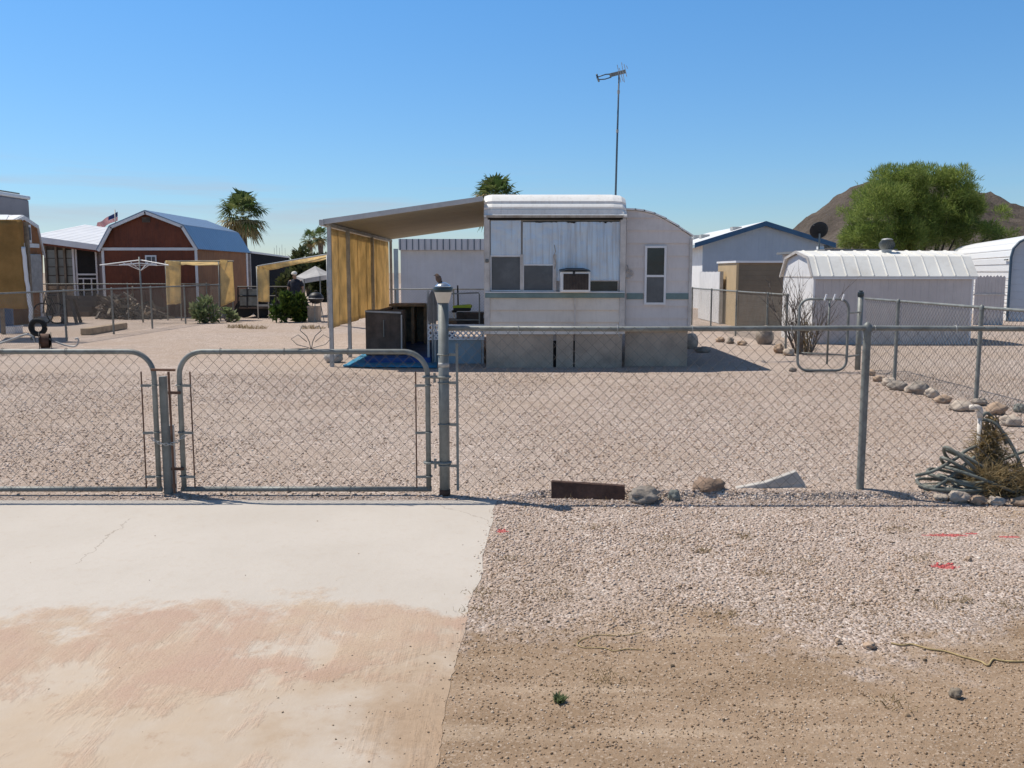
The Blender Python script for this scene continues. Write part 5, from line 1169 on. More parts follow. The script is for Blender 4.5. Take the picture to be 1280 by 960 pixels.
# barrel, boxes and junk below the screen
def barrel(px, py, w, h, mat, label):
    c = G(px, py); s = c.y / FPX; r = w * s / 2; H_ = h * s
    mb = MB(); mb.lathe(c, [(r * .93, 0), (r, .03), (r, H_ * .32), (r * 1.03, H_ * .34), (r, H_ * .36), (r, H_ * .64), (r * 1.03, H_ * .66), (r, H_ * .68), (r, H_ - .03), (r * .93, H_)], 20); tag(mb.build('barrel', M[mat], None, 'auto'), label, 'barrel')
barrel(7, 416, 20, 46, 'blue_plastic', 'dark blue barrel standing under the brown shade screen')
def crate(px, py, w, h, dep, mat, label, name='box', cat='box', rot=0.0):
    c = G(px, py); s = c.y / FPX; W, H_ = w * s, h * s
    t = thing(name, c, label, cat)
    mb = MB(); mb.box(c.x - W / 2, c.x + W / 2, c.y, c.y + dep, -.01, H_ * .86, rot, (c.x, c.y, 0)); mb.build('body', M[mat], t, bevel=.012)
    mb = MB(); mb.box(c.x - W / 2 - .015, c.x + W / 2 + .015, c.y - .015, c.y + dep + .015, H_ * .862, H_, rot, (c.x, c.y, 0)); mb.build('lid', M[mat], t, bevel=.01)
crate(26, 404, 19, 18, .6, 'galv_light', 'pale grey cooler box hanging low behind the torn sheeting')
crate(11, 417, 16, 9, .4, 'white', 'small white box on the ground beside the blue barrel')
crate(56, 404, 13, 8, .3, 'galv_light', 'small pale box on the ground left of the bicycle', rot=.3)
# timber
lg = MB(); a, b = G(107, 419) + Vector((0, 0, .09)), G(154, 411) + Vector((0, 0, .09)); lg.bar(a, b, .26, .17); tag(lg.build('timber', M['brown_wood'], None, bevel=.02), 'thick weathered timber lying on the gravel near the left fence', 'timber')
# saw horse
sh = thing('sawhorse', G(92, 404), 'dark wooden sawhorse with splayed legs beside the left fence', 'sawhorse')
ysh = G(92, 404).y; A = lambda px, py, dy=0: V(px, py, ysh + dy)
mb = MB(); mb.bar(A(78, 371), A(99, 372), .12, .10); mb.build('beam', M['dark_wood'], sh)
for q in ((81, 372, 78, 404, -.3), (81, 372, 83, 402, .5), (88, 372, 96, 404, -.3), (92, 372, 101, 403, .4)):
    e = A(q[2], q[3], q[4]); e.z = 0; mb = MB(); mb.bar(A(q[0], q[1]), e, .09, .05); mb.build('leg', M['dark_wood'], sh)
# bicycle-like junk: an old bicycle
yb_ = G(62, 405).y; bc = thing('bicycle', (X(62, yb_), yb_, 0), 'dark old bicycle leaning in the shade left of the sawhorse', 'bicycle'); s_ = yb_ / FPX
B_ = lambda px, py: V(px, py, yb_)
for a in (54, 71):
    c = B_(a, 396); c.z = .33
    wh = MB(); wh.tube(arc(c, .31, 0, 360, 24), .022, 6); wh = wh.build('wheel', M['tyre'], bc, True)
    mb = MB(); [mb.tube([c, c + Vector((.3 * math.cos(q), 0, .3 * math.sin(q)))], .003, 4) for q in np.linspace(0, 6.28, 13)[:-1]]; mb.build('spokes', M['galv_light'], bc)
h1, h2 = B_(54, 396), B_(71, 396); h1.z = h2.z = .33; bb = (h1 + h2) / 2; bb.z = .3; st_ = bb + Vector((.1, 0, .55)); hd = h1.lerp(h2, .22); hd.z = .85
mb = MB()
for a, b in ((bb, st_), (bb, hd), (st_ - Vector((0, 0, .1)), hd), (bb, h2), (st_ - Vector((0, 0, .1)), h2), (hd, h1)): mb.tube([a, b], .018, 6)
mb.build('frame', M['black'], bc); mb = MB(); mb.bar(st_ + Vector((-.12, 0, .03)), st_ + Vector((.13, 0, .03)), .12, .05); mb.build('saddle', M['black'], bc, bevel=.02)
mb = MB(); mb.tube([hd + Vector((-.03, -.25, .15)), hd + Vector((0, -.08, .12)), hd, hd + Vector((0, .08, .12)), hd + Vector((-.03, .25, .15))], .014, 6); mb.build('handlebar', M['galv_light'], bc, True)
# hose reel, tyre and white pipes behind the left gate
yh = 19.4; tag(MB().tube(arc((X(43, yh), yh, Z(409, yh)), .145, 0, 360, 24), .055, 10).build('tyre', M['tyre'], None, True), 'small worn tyre stood upright behind the left gate', 'tyre')
re = thing('hose_reel', (X(50, yh - .5), yh - .5, 0), 'dull red hose reel lying on the gravel behind the left gate', 'hose reel')
cx_ = Vector((X(50, yh - .5), yh - .5, .19)); mb = MB(); mb.tube([cx_ + Vector((-.07, 0, 0)), cx_ + Vector((.09, .05, 0))], .15, 18); mb.build('drum', M['rust'], re, 'auto')
for s in (-.09, .11): mb = MB(); mb.tube([cx_ + Vector((s, s * .5, 0)), cx_ + Vector((s + .012, s * .5 + .006, 0))], .19, 20); mb.build('flange', M['black'], re, 'auto')
def arcs(pts, r, mat, label, name, cat):
    P4 = [Vector(pts[0])] + [Vector(q) for q in pts] + [Vector(pts[-1])]; sm = []
    for i in range(1, len(P4) - 2):
        for t in np.linspace(0, 1, 9)[:-1]:
            p0, p1, p2, p3 = P4[i - 1:i + 3]; sm.append(.5 * ((2 * p1) + (p2 - p0) * t + (2 * p0 - 5 * p1 + 4 * p2 - p3) * t * t + (3 * p1 - p0 - 3 * p2 + p3) * t ** 3))
    sm.append(P4[-2]); mb = MB(); mb.tube(sm, r, 8); tag(mb.build(name, M[mat], None, True), label, cat)
yq = 18.9
arcs([V(-40, 438, yq), V(0, 429, yq), V(18, 423, yq), V(33, 418, yq), V(41, 421, yq), V(44, 428, yq)], .022, 'galv_light', 'pale bent pipe arching left of the red hose reel', 'bent_pipe', 'pipe')
arcs([V(51, 418, yq), V(62, 424, yq), V(80, 431, yq), V(93, 433, yq), V(98, 428, yq), V(97, 423, yq), V(94, 424, yq)], .018, 'galv_light', 'pale bent pipe sloping right of the red hose reel to a curl', 'bent_pipe', 'pipe')
# heap of scrap and firewood at the barn foot: nobody could count it
hp = MB()
for i in range(230):
    px_ = random.choice([ru(128, 166), ru(128, 168), ru(160, 205)]); top = 372 if px_ < 170 else 384
    c = V(px_, 397, ru(31.4, 32.3)); hmax = (400 - top) / FPX * 31; c.z = abs(random.gauss(0, .45)) * hmax; c.z = min(c.z, hmax)
    d = Vector((ru(-1, 1), ru(-.6, .6), ru(-.45, .45))).normalized() * ru(.10, .42); hp.cur = random.choice([0, 0, 0, 1, 1, 2]); hp.bar(c - d, c + d, ru(.03, .11), ru(.03, .09))
tag(hp.build('scrap_heap', [M['dark_wood'], M['grey_wood'], M['skirt']]), 'dark heap of scrap wood and branches at the foot of the red barn', 'scrap heap', kind='stuff')
# rotary clothes line
yc_ = 29.4; xc_ = X(176, yc_); cl2 = thing('clothes_line', (xc_, yc_, 0), 'rotary clothes line on a pole in front of the red barn', 'clothes line')
MB().tube([(xc_, yc_, -.1), (xc_ - .03, yc_, Z(321, yc_))], .028, 8).build('pole', M['galv'], cl2, True)
zt_ = Z(325, yc_); zo = Z(331.5, yc_)
for (dx, dy) in ((-1.18, -.25), (1.0, -.3), (.1, 1.1), (-.25, -1.0)):
    mb = MB(); mb.tube([(xc_, yc_, Z(329, yc_) if abs(dx) < .5 else zt_), (xc_ + dx, yc_ + dy, zo)], .018, 6); mb.tube([(xc_, yc_, Z(338, yc_)), (xc_ + dx * .45, yc_ + dy * .45, (zt_ + zo) / 2)], .012, 6); mb.build('arm', M['white'], cl2)
mb = MB(); C4 = [Vector((xc_ + dx, yc_ + dy, zo)) for dx, dy in ((-1.18, -.25), (-.25, -1.0), (1.0, -.3), (.1, 1.1))]
for k in (1.0, .75, .5): [mb.tube([(Vector((xc_, yc_, zo)).lerp(C4[i], k)), (Vector((xc_, yc_, zo)).lerp(C4[(i + 1) % 4], k))], .004, 4) for i in range(4)]
mb.build('line', M['white'], cl2)
# two tan shade frames
yf1 = 30.6; F = lambda px, py, dy=0: V(px, py, yf1 + dy)
s1 = thing('canopy_stand', (X(250, yf1), yf1, 0), 'steel pole frame carrying tan shade cloth before the barn corner', 'frame')
for px_, dy in ((209.5, 0), (226.5, .0), (275.5, .0), (291.5, .5)):
    p = F(px_, 399, dy); mb = MB(); mb.tube([(p.x, p.y + .03, -.05), (p.x, p.y + .03, F(0, 327, dy).z)], .022, 8); mb.build('pole', M['galv'], s1, True)
mb = MB(); mb.tube([F(207, 326.5, .05), F(292, 326.5, .3)], .022, 8); mb.build('top_pole', M['galv'], s1)
cloth(F(208.5, 381), F(226.5, 379.5), F(226, 327), F(207, 325.5), 'tan_cloth_pale', 'narrow tan shade cloth on the left end of the frame before the red barn', 'shade cloth', None, .05, 8, 14, 4)
cloth(F(276, 383.5, 0), F(293.5, 376, .45), F(290.5, 325.5, .45), F(275, 324.5, 0), 'tan_cloth_pale', 'narrow tan shade cloth on the right end of the frame, its hem slanting', 'shade cloth', None, .05, 8, 14, 9)
cloth(F(224, 331.5, -.05), F(275, 331.5, -.05), F(275, 325.5, .5), F(224, 326.0, .5), 'tan_cloth_pale', 'thin tan cloth strip rolled along the top of the frame before the red barn', 'shade cloth', None, .03, 12, 4, 13)
yf2 = 31.5; s2 = thing('canopy_stand', (X(345, yf2), yf2, 0), 'steel pole frame carrying a tan canopy next to the dark utility trailer', 'frame')
F2 = lambda px, py, dy=0: V(px, py, yf2 + dy)
for px_ in (322.5, 336): p = F2(px_, 399); mb = MB(); mb.tube([(p.x, p.y + .04, -.05), (p.x, p.y + .04, F2(0, 333).z)], .02, 8); mb.build('pole', M['galv_light'], s2, True)
p = F2(410, 399, -5); mb = MB(); mb.tube([(p.x, p.y + .04, -.05), (p.x, p.y + .04, F2(0, 319, -5).z)], .02, 8); mb.build('pole', M['galv_light'], s2, True)
mb = MB(); mb.tube([F2(322, 332.5, .03), F2(411, 317.5, -5)], .02, 8); mb.build('top_pole', M['galv_light'], s2)
cloth(F2(322.5, 377), F2(337, 377.5), F2(336.5, 334), F2(321.5, 333), 'tan_cloth_pale', 'narrow tan shade cloth hanging beside the dark utility trailer', 'shade cloth', None, .05, 8, 14, 17)
cloth(F2(336, 337.5, -.2), F2(410, 323.5, -5), F2(409, 317, -4.6), F2(322, 332.5, .3), 'tan_cloth_pale', 'long tan canopy strip rising to the right above the utility trailer', 'shade cloth', None, .04, 16, 5, 21)
# dark container behind the barn
a, b = V(313.5, 316, 41), V(361, 322.5, 55); cn = thing('container', ((a.x + b.x) / 2 - 1, 48, 0), 'long black storage container with pale roof edge right of the red barn', 'container')
d_ = (Vector((b.x, b.y, 0)) - Vector((a.x, a.y, 0))); nn_ = Vector((-d_.y, d_.x, 0)).normalized() * 2.4
mb = MB(); q0, q1 = Vector((a.x, a.y, 0)), Vector((b.x, b.y, 0)); mb.prism([q0, q1, q1 + nn_, q0 + nn_], (0, 0, 2.42)); mb.build('body', M['navy_wall'], cn)
mb = MB(); e_ = d_.normalized(); mb.prism([q0 - e_ * .05 - nn_.normalized() * .05 + Vector((0, 0, 2.424)), q1 + e_ * .05 - nn_.normalized() * .05 + Vector((0, 0, 2.424)), q1 + nn_ * 1.02 + Vector((0, 0, 2.424)), q0 + nn_ * 1.02 + Vector((0, 0, 2.424))], (0, 0, .09)); mb.build('roof', M['white'], cn)
mb = MB(); [mb.box(q0.lerp(q1, t).x - .006, q0.lerp(q1, t).x + .006, q0.lerp(q1, t).y, q0.lerp(q1, t).y + .012, 2.515, 2.515 + h) for t, h in ((.55, .35), (.62, .5), (.7, .4), (.78, .6), (.88, .45))]; mb.build('roof_spikes', M['galv'], cn)
mb = MB(); mb.box(q0.x - .2, q0.x - .003, q0.y - .1, q0.y - .004, 0, 2.4); mb.build('corner_post', M['galv_light'], cn)
# utility trailer with black rails
yu_ = 32.2; U = lambda px, py, dy=0: V(px, py, yu_ + dy)
ut = thing('utility_trailer', (X(330, yu_), yu_ + .8, 0), 'black railed utility trailer parked behind the tan canopy', 'trailer')
mb = MB(); mb.box(X(297, yu_), X(372, yu_), yu_, yu_ + 1.8, Z(386, yu_), Z(383.5, yu_)); mb.build('deck', M['dark_wood'], ut)
mb = MB()
for dy in (0, 1.75):
    mb = MB()
    for py in (358.5, 370): mb.tube([U(297, py, dy), U(372, py, dy)], .026, 6)
    for px_ in (297.5, 309, 345, 372): mb.tube([U(px_, 358.5, dy), U(px_, 385, dy)], .026, 6)
    mb.build('side_rail', M['black'], ut)
mb = MB(); mb.box(X(298, yu_), X(320, yu_), yu_ + .03, yu_ + .05, Z(382, yu_), Z(361, yu_)); mb.build('side_panel', M['galv'], ut)
for px_ in (306, 327, 352):
    c = U(px_, 393, .2); c.z = .32; mb = MB(); mb.tube([c + Vector((0, -.1, 0)), c + Vector((0, .1, 0))], .31, 18); wh = mb.build('wheel', M['tyre'], ut, 'auto')
mb = MB(); mb.box(X(320, yu_), X(347, yu_), yu_ - .02, yu_ + .03, Z(383, yu_), Z(380.5, yu_)); mb.build('side_board', M['galv_light'], ut)
# flag
yfl = 60; fp = thing('flagpole', (X(147.5, yfl), yfl, 0), 'thin flagpole rising behind the red barn roof', 'flagpole')
MB().tube([(X(147.5, yfl), yfl, 0), (X(147.5, yfl), yfl, Z(262, yfl))], [.05, .035], 8).build('pole', M['galv_light'], fp, True)
fr = fabric('flag_red', (.62, .035, .06), 0.5)
fw = fabric('flag_white', (.75, .74, .73), 0.5)
fb = fabric('flag_blue', (.02, .04, .16), 0.5)
h0, h1, t0, t1 = V(147, 275.5, yfl), V(147, 264.5, yfl), V(121, 287, yfl), V(121, 279, yfl)
def fpnt(u, v, o=0.0):     # u along the fly, v down
    p = (h1 * (1 - v) + h0 * v) * (1 - u) + (t1 * (1 - v) + t0 * v) * u
    return p + Vector((0, .16 * math.sin(u * 9 + v * 1.2) * (.2 + u) + o, .05 * math.sin(u * 7.5) * u))
mb = MB()
for s_ in range(13):
    mb.cur = 0 if s_ % 2 == 0 else 1; NU = 24
    for i in range(NU):
        u0, u1, v0, v1 = i / NU, (i + 1) / NU, s_ / 13, (s_ + 1) / 13; mb.cur = 2 if (s_ < 7 and u1 <= .417) else (0 if s_ % 2 == 0 else 1)
        mb.add([fpnt(u0, v1), fpnt(u1, v1), fpnt(u1, v0), fpnt(u0, v0)], [(0, 1, 2, 3)])
mb.cur = 1
for r_ in range(9):
    for c_ in range(6 if r_ % 2 == 0 else 5):
        u = .4 * ((c_ + .5) / 6 if r_ % 2 == 0 else (c_ + 1) / 6); v = 7 / 13 * (r_ + .5) / 9
        for o in (-.012, .012):
            pts = [fpnt(u + (.016 if k % 2 == 0 else .007) * math.sin(k * math.pi / 5), v - (.02 if k % 2 == 0 else .009) * math.cos(k * math.pi / 5), o) for k in range(10)]; mb.add(pts, [tuple(range(10))])
fo = mb.build('flag', [fr, fw, fb], None, True); tag(fo, 'red white and blue flag with stars and stripes flying behind the red barn', 'flag')

# ------------------------------------------------------------------ plants and people on the left
def palm(px, py_c, Y, R_, label, nfr=34, seed=0, dead=.3, hang=None):
    random.seed(seed); c = V(px, py_c, Y); t = thing('palm_tree', (c.x + .1, Y, 0), label, 'palm tree', 'fan palms')
    tr_ = MB(); pts = [Vector((c.x + .12 * (1 - k), Y, -.1 + (c.z - R_ * .15) * k)) for k in np.linspace(0, 1, 12)]; rr = [.20 - .05 * k + .012 * (i % 2) for i, k in enumerate(np.linspace(0, 1, 12))]
    rr[-3:] = [r * (1.1 + .15 * i) for i, r in enumerate(rr[-3:])]; tr_.tube(pts, rr, 12); tr_.build('trunk', M['bark'], t, True)
    vs, fs, cv = [], [], []
    hub = Vector((c.x, Y, c.z - R_ * .1))
    for f_ in range(nfr):
        k = f_ / (nfr - 1); el_ = 88 - 150 * k ** .85 + ru(-8, 8); az = f_ * 137.5 + ru(-15, 15); el_ = max(el_, -68)
        d = Vector((math.cos(R(az)) * math.cos(R(el_)), math.sin(R(az)) * math.cos(R(el_)), math.sin(R(el_)))); s = d.cross(Vector((0, 0, 1)))
        s = s.normalized() if s.length > .1 else Vector((1, 0, 0)); n_ = s.cross(d)
        st = R_ * ru(.36, .52); fan = R_ * ru(.46, .60); isdead = k > 1 - dead and random.random() < .75; col0 = ru(.0, .12) if isdead else ru(.4, 1)
        o = len(vs); a0 = hub + d * R_ * .03; a1 = hub + d * st; wv = s * .02; vs += [a0 - wv, a0 + wv, a1 + wv * .7, a1 - wv * .7]; fs.append((o, o + 1, o + 2, o + 3)); cv += [col0 * .5 + .1] * 4
        nb = 15
        for b in range(nb):
            th = R(-105 + 210 * b / (nb - 1)); dd = (d * math.cos(th) + s * math.sin(th) + n_ * (.12 * math.cos(th * 2) - .05)).normalized(); L = fan * (.72 + .28 * math.cos(th)) * ru(.85, 1.08)
            e1 = a1 + dd * L * .55; e2 = a1 + dd * L + Vector((0, 0, -L * ru(.12, .45))); wd = (dd.cross(n_)).normalized() * L * .068; o = len(vs)
            vs += [a1, e1 - wd, e2, e1 + wd]; fs.append((o, o + 1, o + 2, o + 3)); c_ = min(1, max(0, col0 + ru(-.08, .08))); cv += [c_] * 4
    me = bpy.data.meshes.new('crown'); me.from_pydata([v - BASE[t] for v in vs], [], fs); me.materials.append(M['palm_leaf']); at = me.attributes.new('rnd', 'FLOAT', 'POINT'); at.data.foreach_set('value', np.array(cv, np.float32))
    o = bpy.data.objects.new('crown', me); COL.objects.link(o); o.parent = t
palm(303, 266, 50, 1.72, 'full fan palm standing behind the red barn roof', 52, 5, .4)
palm(387, 297, 70, .95, 'small fan palm left of its twin behind the awning corner post', 26, 8, .35)
palm(400, 294, 68, .95, 'small fan palm partly hidden by the awning corner post', 26, 9, .35)
palm(619, 246, 46, 1.55, 'fan palm crown showing behind the trailer roof', 56, 12, .55)
random.seed(99)
def leaf_mass(name, mat, lobes, n, size, parent, seed=0, hole=.42, stretch=(1, 1, 1), up=.2):
    """many small leaf faces in lumpy lobes: (centre, radii)"""
    r_ = np.random.default_rng(seed); vs, fs, cv = [], [], []; W = [l[1][0] * l[1][1] * l[1][2] for l in lobes]; W = np.array(W) ** .8 / sum(np.array(W) ** .8)
    off = Vector((seed * 1.3, 5, seed))
    while len(fs) < n:
        l = lobes[r_.choice(len(lobes), p=W)]; v = Vector(r_.normal(0, 1, 3)).normalized() * (r_.random() ** .33) * 1.03
        p = Vector((l[0][0] + v.x * l[1][0], l[0][1] + v.y * l[1][1], l[0][2] + v.z * l[1][2]))
        q = mnoise.noise(p * (1.1 / max(.3, l[1][0] ** .5)) + off) + .5 * mnoise.noise(p * 2.7 + off)
        if q < -.35 + hole * v.length: continue
        d = (v * .8 + Vector(r_.normal(0, .6, 3)) + Vector((0, 0, up))).normalized(); s = d.orthogonal().normalized(); s.rotate(Matrix.Rotation(r_.random() * 6.28, 3, d)); L = size * (.6 + .9 * r_.random()); wv = s * L * stretch[1] * .22
        o = len(vs); vs += [p - wv * .5, p + d * L * .5 - wv, p + d * L, p + d * L * .5 + wv]; fs.append((o, o + 1, o + 2, o + 3)); cv += [min(1, max(0, .5 + .55 * q + r_.normal(0, .13)))] * 4
    me = bpy.data.meshes.new(name); b = BASE[parent]; me.from_pydata([v - b for v in vs], [], fs); me.materials.append(M[mat]); at = me.attributes.new('rnd', 'FLOAT', 'POINT'); at.data.foreach_set('value', np.array(cv, np.float32))
    o = bpy.data.objects.new(name, me); COL.objects.link(o); o.parent = parent; return o
def branches(parent, base, tips, r0, mat, name='trunk', mid=.5):
    mb = MB(); base = Vector(base)
    for tp in tips:
        tp = Vector(tp); m1 = base.lerp(tp, .35) + Vector((ru(-.1, .1), ru(-.1, .1), (tp - base).length * .08)); m2 = base.lerp(tp, .7) + Vector((ru(-.12, .12), ru(-.12, .12), (tp - base).length * .06)); mb.tube([base, m1, m2, tp], [r0, r0 * .7, r0 * .42, r0 * .12], 8)
    return mb.build(name, M[mat], parent, True)
def bush(px, py, Y, w, h, mat, label, n, size, seed, name='shrub', cat='shrub', group=None):
    c = V(px, py, Y); c.z = 0; s = Y / FPX; W, H_ = w * s, h * s; t = thing(name, c, label, cat, group)
    leaf_mass('foliage', mat, [((c.x, Y, H_ * .5), (W * .45, W * .4, H_ * .5)), ((c.x - W * .25, Y - .1, H_ * .38), (W * .28, W * .25, H_ * .38)), ((c.x + W * .26, Y + .1, H_ * .34), (W * .28, W * .25, H_ * .34)), ((c.x + W * .05, Y, H_ * .75), (W * .22, W * .2, H_ * .28))], n, size, t, seed, .5, (1, 1, 1), .6)
    branches(t, (c.x, Y, -.05), [(c.x + ru(-.4, .4) * W, Y + ru(-.2, .2) * W, H_ * ru(.5, .9)) for _ in range(7)], .02 + .01 * H_, 'twig', 'stem'); return t
bush(257, 402, 29.0, 31, 30, 'shrub_leaf', 'green feathery shrub at the foot of the left side fence before the barn corner', 520, .16, 3)
bush(286, 402, 29.6, 14, 15, 'shrub_leaf', 'low green shrub right of the feathery shrub at the fence end', 170, .16, 6)
bush(356, 401, 29.5, 26, 36, 'lush_leaf', 'dark leafy potted bush before the utility trailer', 1300, .17, 5)
bush(375, 401, 29.8, 22, 32, 'lush_leaf', 'dark leafy bush with yellow green tips left of the kettle grill', 1000, .17, 15)
bush(362, 400, 36.0, 30, 52, 'tree_dark', 'tall dark shrub behind the man in the white cap', 1000, .22, 25)
def far_tree(px, pyt, Y, w, label, seed, mat='tree_dark'):
    c = V(px, pyt, Y); s = Y / FPX; W = w * s; t = thing('tree', (c.x, Y, 0), label, 'tree', 'trees behind the back yard'); H_ = c.z
    branches(t, (c.x, Y, -.1), [(c.x + ru(-.3, .3) * W, Y + ru(-.3, .3) * W, H_ * ru(.6, .85)) for _ in range(5)], .16, 'bark_brown')
    leaf_mass('crown', mat, [((c.x + ru(-.3, .3) * W, Y + ru(-.3, .3) * W, H_ * ru(.45, .72)), (W * ru(.25, .36), W * .3, H_ * ru(.2, .28))) for _ in range(7)], 2600, .42, t, seed)
far_tree(385, 312, 62, 42, 'olive tree below the two small palms, behind the tan canopy', 31)
far_tree(352, 322, 75, 30, 'far olive tree just right of the black container', 32)
far_tree(405, 322, 50, 34, 'bushy tree behind the pale grey canopy', 33)
# pale canopy and kettle grill
yk = 33.5; cu = thing('canopy', (X(392, yk), yk, 0), 'pale grey peaked canopy behind the kettle grill', 'canopy')
K = lambda px, py, dy=0: V(px, py, yk + dy); mb = MB(); ap = K(394, 332.5, .6)
ring = [K(370, 345.5, .2), K(380, 348.5, -.6), K(400, 345, -.9), K(415, 343, .2), K(406, 340, 1.6), K(384, 341, 1.6)]
vs = [ap] + ring + [q + Vector((0, 0, -.16)) for q in ring]; mb.add(vs, [(0, i + 1, (i + 1) % 6 + 1) for i in range(6)] + [(i + 1, i + 7, (i + 1) % 6 + 7, (i + 1) % 6 + 1) for i in range(6)]); mb.build('top', M['umbrella'], cu)
for q in ring[:4]: mb = MB(); mb.tube([(q.x, q.y, -.02), (q.x, q.y, q.z)], .025, 6); mb.build('leg', M['galv'], cu)
yg_ = 29.6; kg = thing('kettle_grill', (X(394, yg_), yg_, 0), 'black kettle grill standing at the back of the yard', 'grill'); kc = Vector((X(394, yg_), yg_, Z(373, yg_))); r = .24
MB().ball(kc + Vector((0, 0, .012)), r, 3, 0, 0, (1, 1, .8)).build('bowl', M['black'], kg, True)
mb = MB(); mb.lathe(kc, [(r * 1.03, -.012), (r * 1.05, 0), (r * 1.03, .012)], 24); mb.build('rim', M['galv_light'], kg, True)
mb = MB(); mb.tube([kc + Vector((-.06, 0, r * .8)), kc + Vector((-.04, 0, r * .8 + .05)), kc + Vector((.04, 0, r * .8 + .05)), kc + Vector((.06, 0, r * .8))], .012, 6); mb.build('lid_handle', M['dark_wood'], kg)
for a in (30, 150, 270): mb = MB(); mb.tube([kc + Vector((.14 * math.cos(R(a)), .14 * math.sin(R(a)), -.12)), Vector((kc.x + .26 * math.cos(R(a)), kc.y + .26 * math.sin(R(a)), 0))], .014, 6); mb.build('leg', M['galv'], kg)
crate(391, 402.5, 13, 20, .5, 'skirt', 'brown grey block box beneath the kettle grill', 'storage_box')
# man in a white cap among the plants
ymn = 30.8; mc = G(368, 400); mx = X(369, ymn); pn = thing('person', (mx, ymn, 0), 'man in a white cap and dark shirt standing among plants at the back', 'person')
def skin_body(name, pts, edges, radii, mat, parent, sub=2, root=0):
    me = bpy.data.meshes.new(name); me.from_pydata([Vector(p) - BASE[parent] for p in pts], edges, []); o = bpy.data.objects.new(name, me); COL.objects.link(o); o.parent = parent
    sk = o.modifiers.new('skin', 'SKIN'); sk.use_smooth_shade = True
    for v, r in zip(me.skin_vertices[0].data, radii): v.radius = (r, r) if not isinstance(r, tuple) else r
    me.skin_vertices[0].data[root].use_root = True
    sb = o.modifiers.new('sub', 'SUBSURF'); sb.levels = sub; sb.render_levels = sub; me.materials.append(M[mat]); return o
q = lambda x, y, z: (mx + x, ymn + y, z)
HT = 1.0
skin_body('body', [q(0, 0, .82), q(0, 0, 1.0), q(0, -.02, 1.22), q(0, -.02, 1.34), q(-.01, -.04, 1.42), q(-.02, -.06, 1.50),
                   q(-.17, -.02, 1.28), q(-.24, -.02, 1.04), q(-.25, -.12, .84), q(-.25, -.15, .76), q(.17, -.02, 1.28), q(.24, .02, 1.04), q(.22, -.10, .84), q(.22, -.14, .77),
                   q(-.09, 0, .76), q(-.10, -.01, .44), q(-.10, .02, .08), q(-.10, -.12, .04), q(.09, 0, .76), q(.10, -.01, .44), q(.10, .02, .08), q(.10, -.12, .04)],
          [(0, 1), (1, 2), (2, 3), (3, 4), (4, 5), (2, 6), (6, 7), (7, 8), (8, 9), (2, 10), (10, 11), (11, 12), (12, 13), (0, 14), (14, 15), (15, 16), (16, 17), (0, 18), (18, 19), (19, 20), (20, 21)],
          [(.15, .11), (.15, .11), (.16, .11), .07, .058, .085, .06, .045, .036, .04, .06, .045, .036, .04, .085, .062, .042, .04, .085, .062, .042, .04], 'skin', pn)
mb = MB(); mb.lathe(q(0, -.01, 0), [(.17, .84), (.175, .95), (.17, 1.1), (.19, 1.24), (.15, 1.33), (.075, 1.37)], 20); mb.tube([q(-.15, -.02, 1.29), q(-.22, -.02, 1.12)], [.085, .066], 12); mb.tube([q(.15, -.02, 1.29), q(.22, 0, 1.12)], [.085, .066], 12); mb.build('shirt', M['shirt'], pn, True)
mb = MB(); mb.lathe(q(0, 0, 0), [(.165, .72), (.172, .86)], 20); mb.tube([q(-.09, 0, .8), q(-.10, -.01, .44), q(-.10, .02, .1)], [.105, .08, .065], 12); mb.tube([q(.09, 0, .8), q(.10, -.01, .44), q(.10, .02, .1)], [.105, .08, .065], 12); mb.build('trousers', M['navy_wall'], pn, True)
mb = MB(); mb.ball(q(-.02, -.05, 1.555), .098, 2, 0, 0, (1, 1.08, .72)); mb.lathe(q(-.02, -.11, 1.535), [(.09, -.006), (.095, .0), (.09, .008)], 16); mb.build('cap', M['cap_white'], pn, True)
# ------------------------------------------------------------------ white building seen under the awning
yv = 31.0; vb = thing('building', (X(560, yv), yv + 3, 0), 'long white metal building seen beneath the patio awning, ribbed band at its top', 'building')
vx0, vx1 = X(501, yv), X(760, yv)
mb = MB(); mb.box(vx0, vx1, yv, yv + 7, 0, Z(313, yv)); mb.build('wall', M['grey_wall'], vb)
mb = MB(); mb.box(vx0 - .03, vx1 + .03, yv - .25, yv + 7.2, Z(312.8, yv), Z(299, yv)); mb.build('ribbed_band', M['white_wall_ribs'], vb)
mb = MB()
for i, px_ in enumerate(np.arange(502, 620, 7.6)):
    mb = MB(); mb.box(X(px_, yv) - .012, X(px_, yv) + .012, yv - .275, yv - .252, Z(312.5, yv), Z(299, yv)); mb.build('rib', M['slate_trim'], vb)
mb = MB(); mb.box(vx0 - .22, vx0 - .08, yv - .1, yv + .02, 0, Z(311, yv)); mb.build('downpipe', M['skirt_blue'], vb)
mb = MB(); mb.box(vx0 + .4, vx1, yv - .03, yv - .002, 0, .3); mb.build('base_strip', M['concrete_old'], vb)

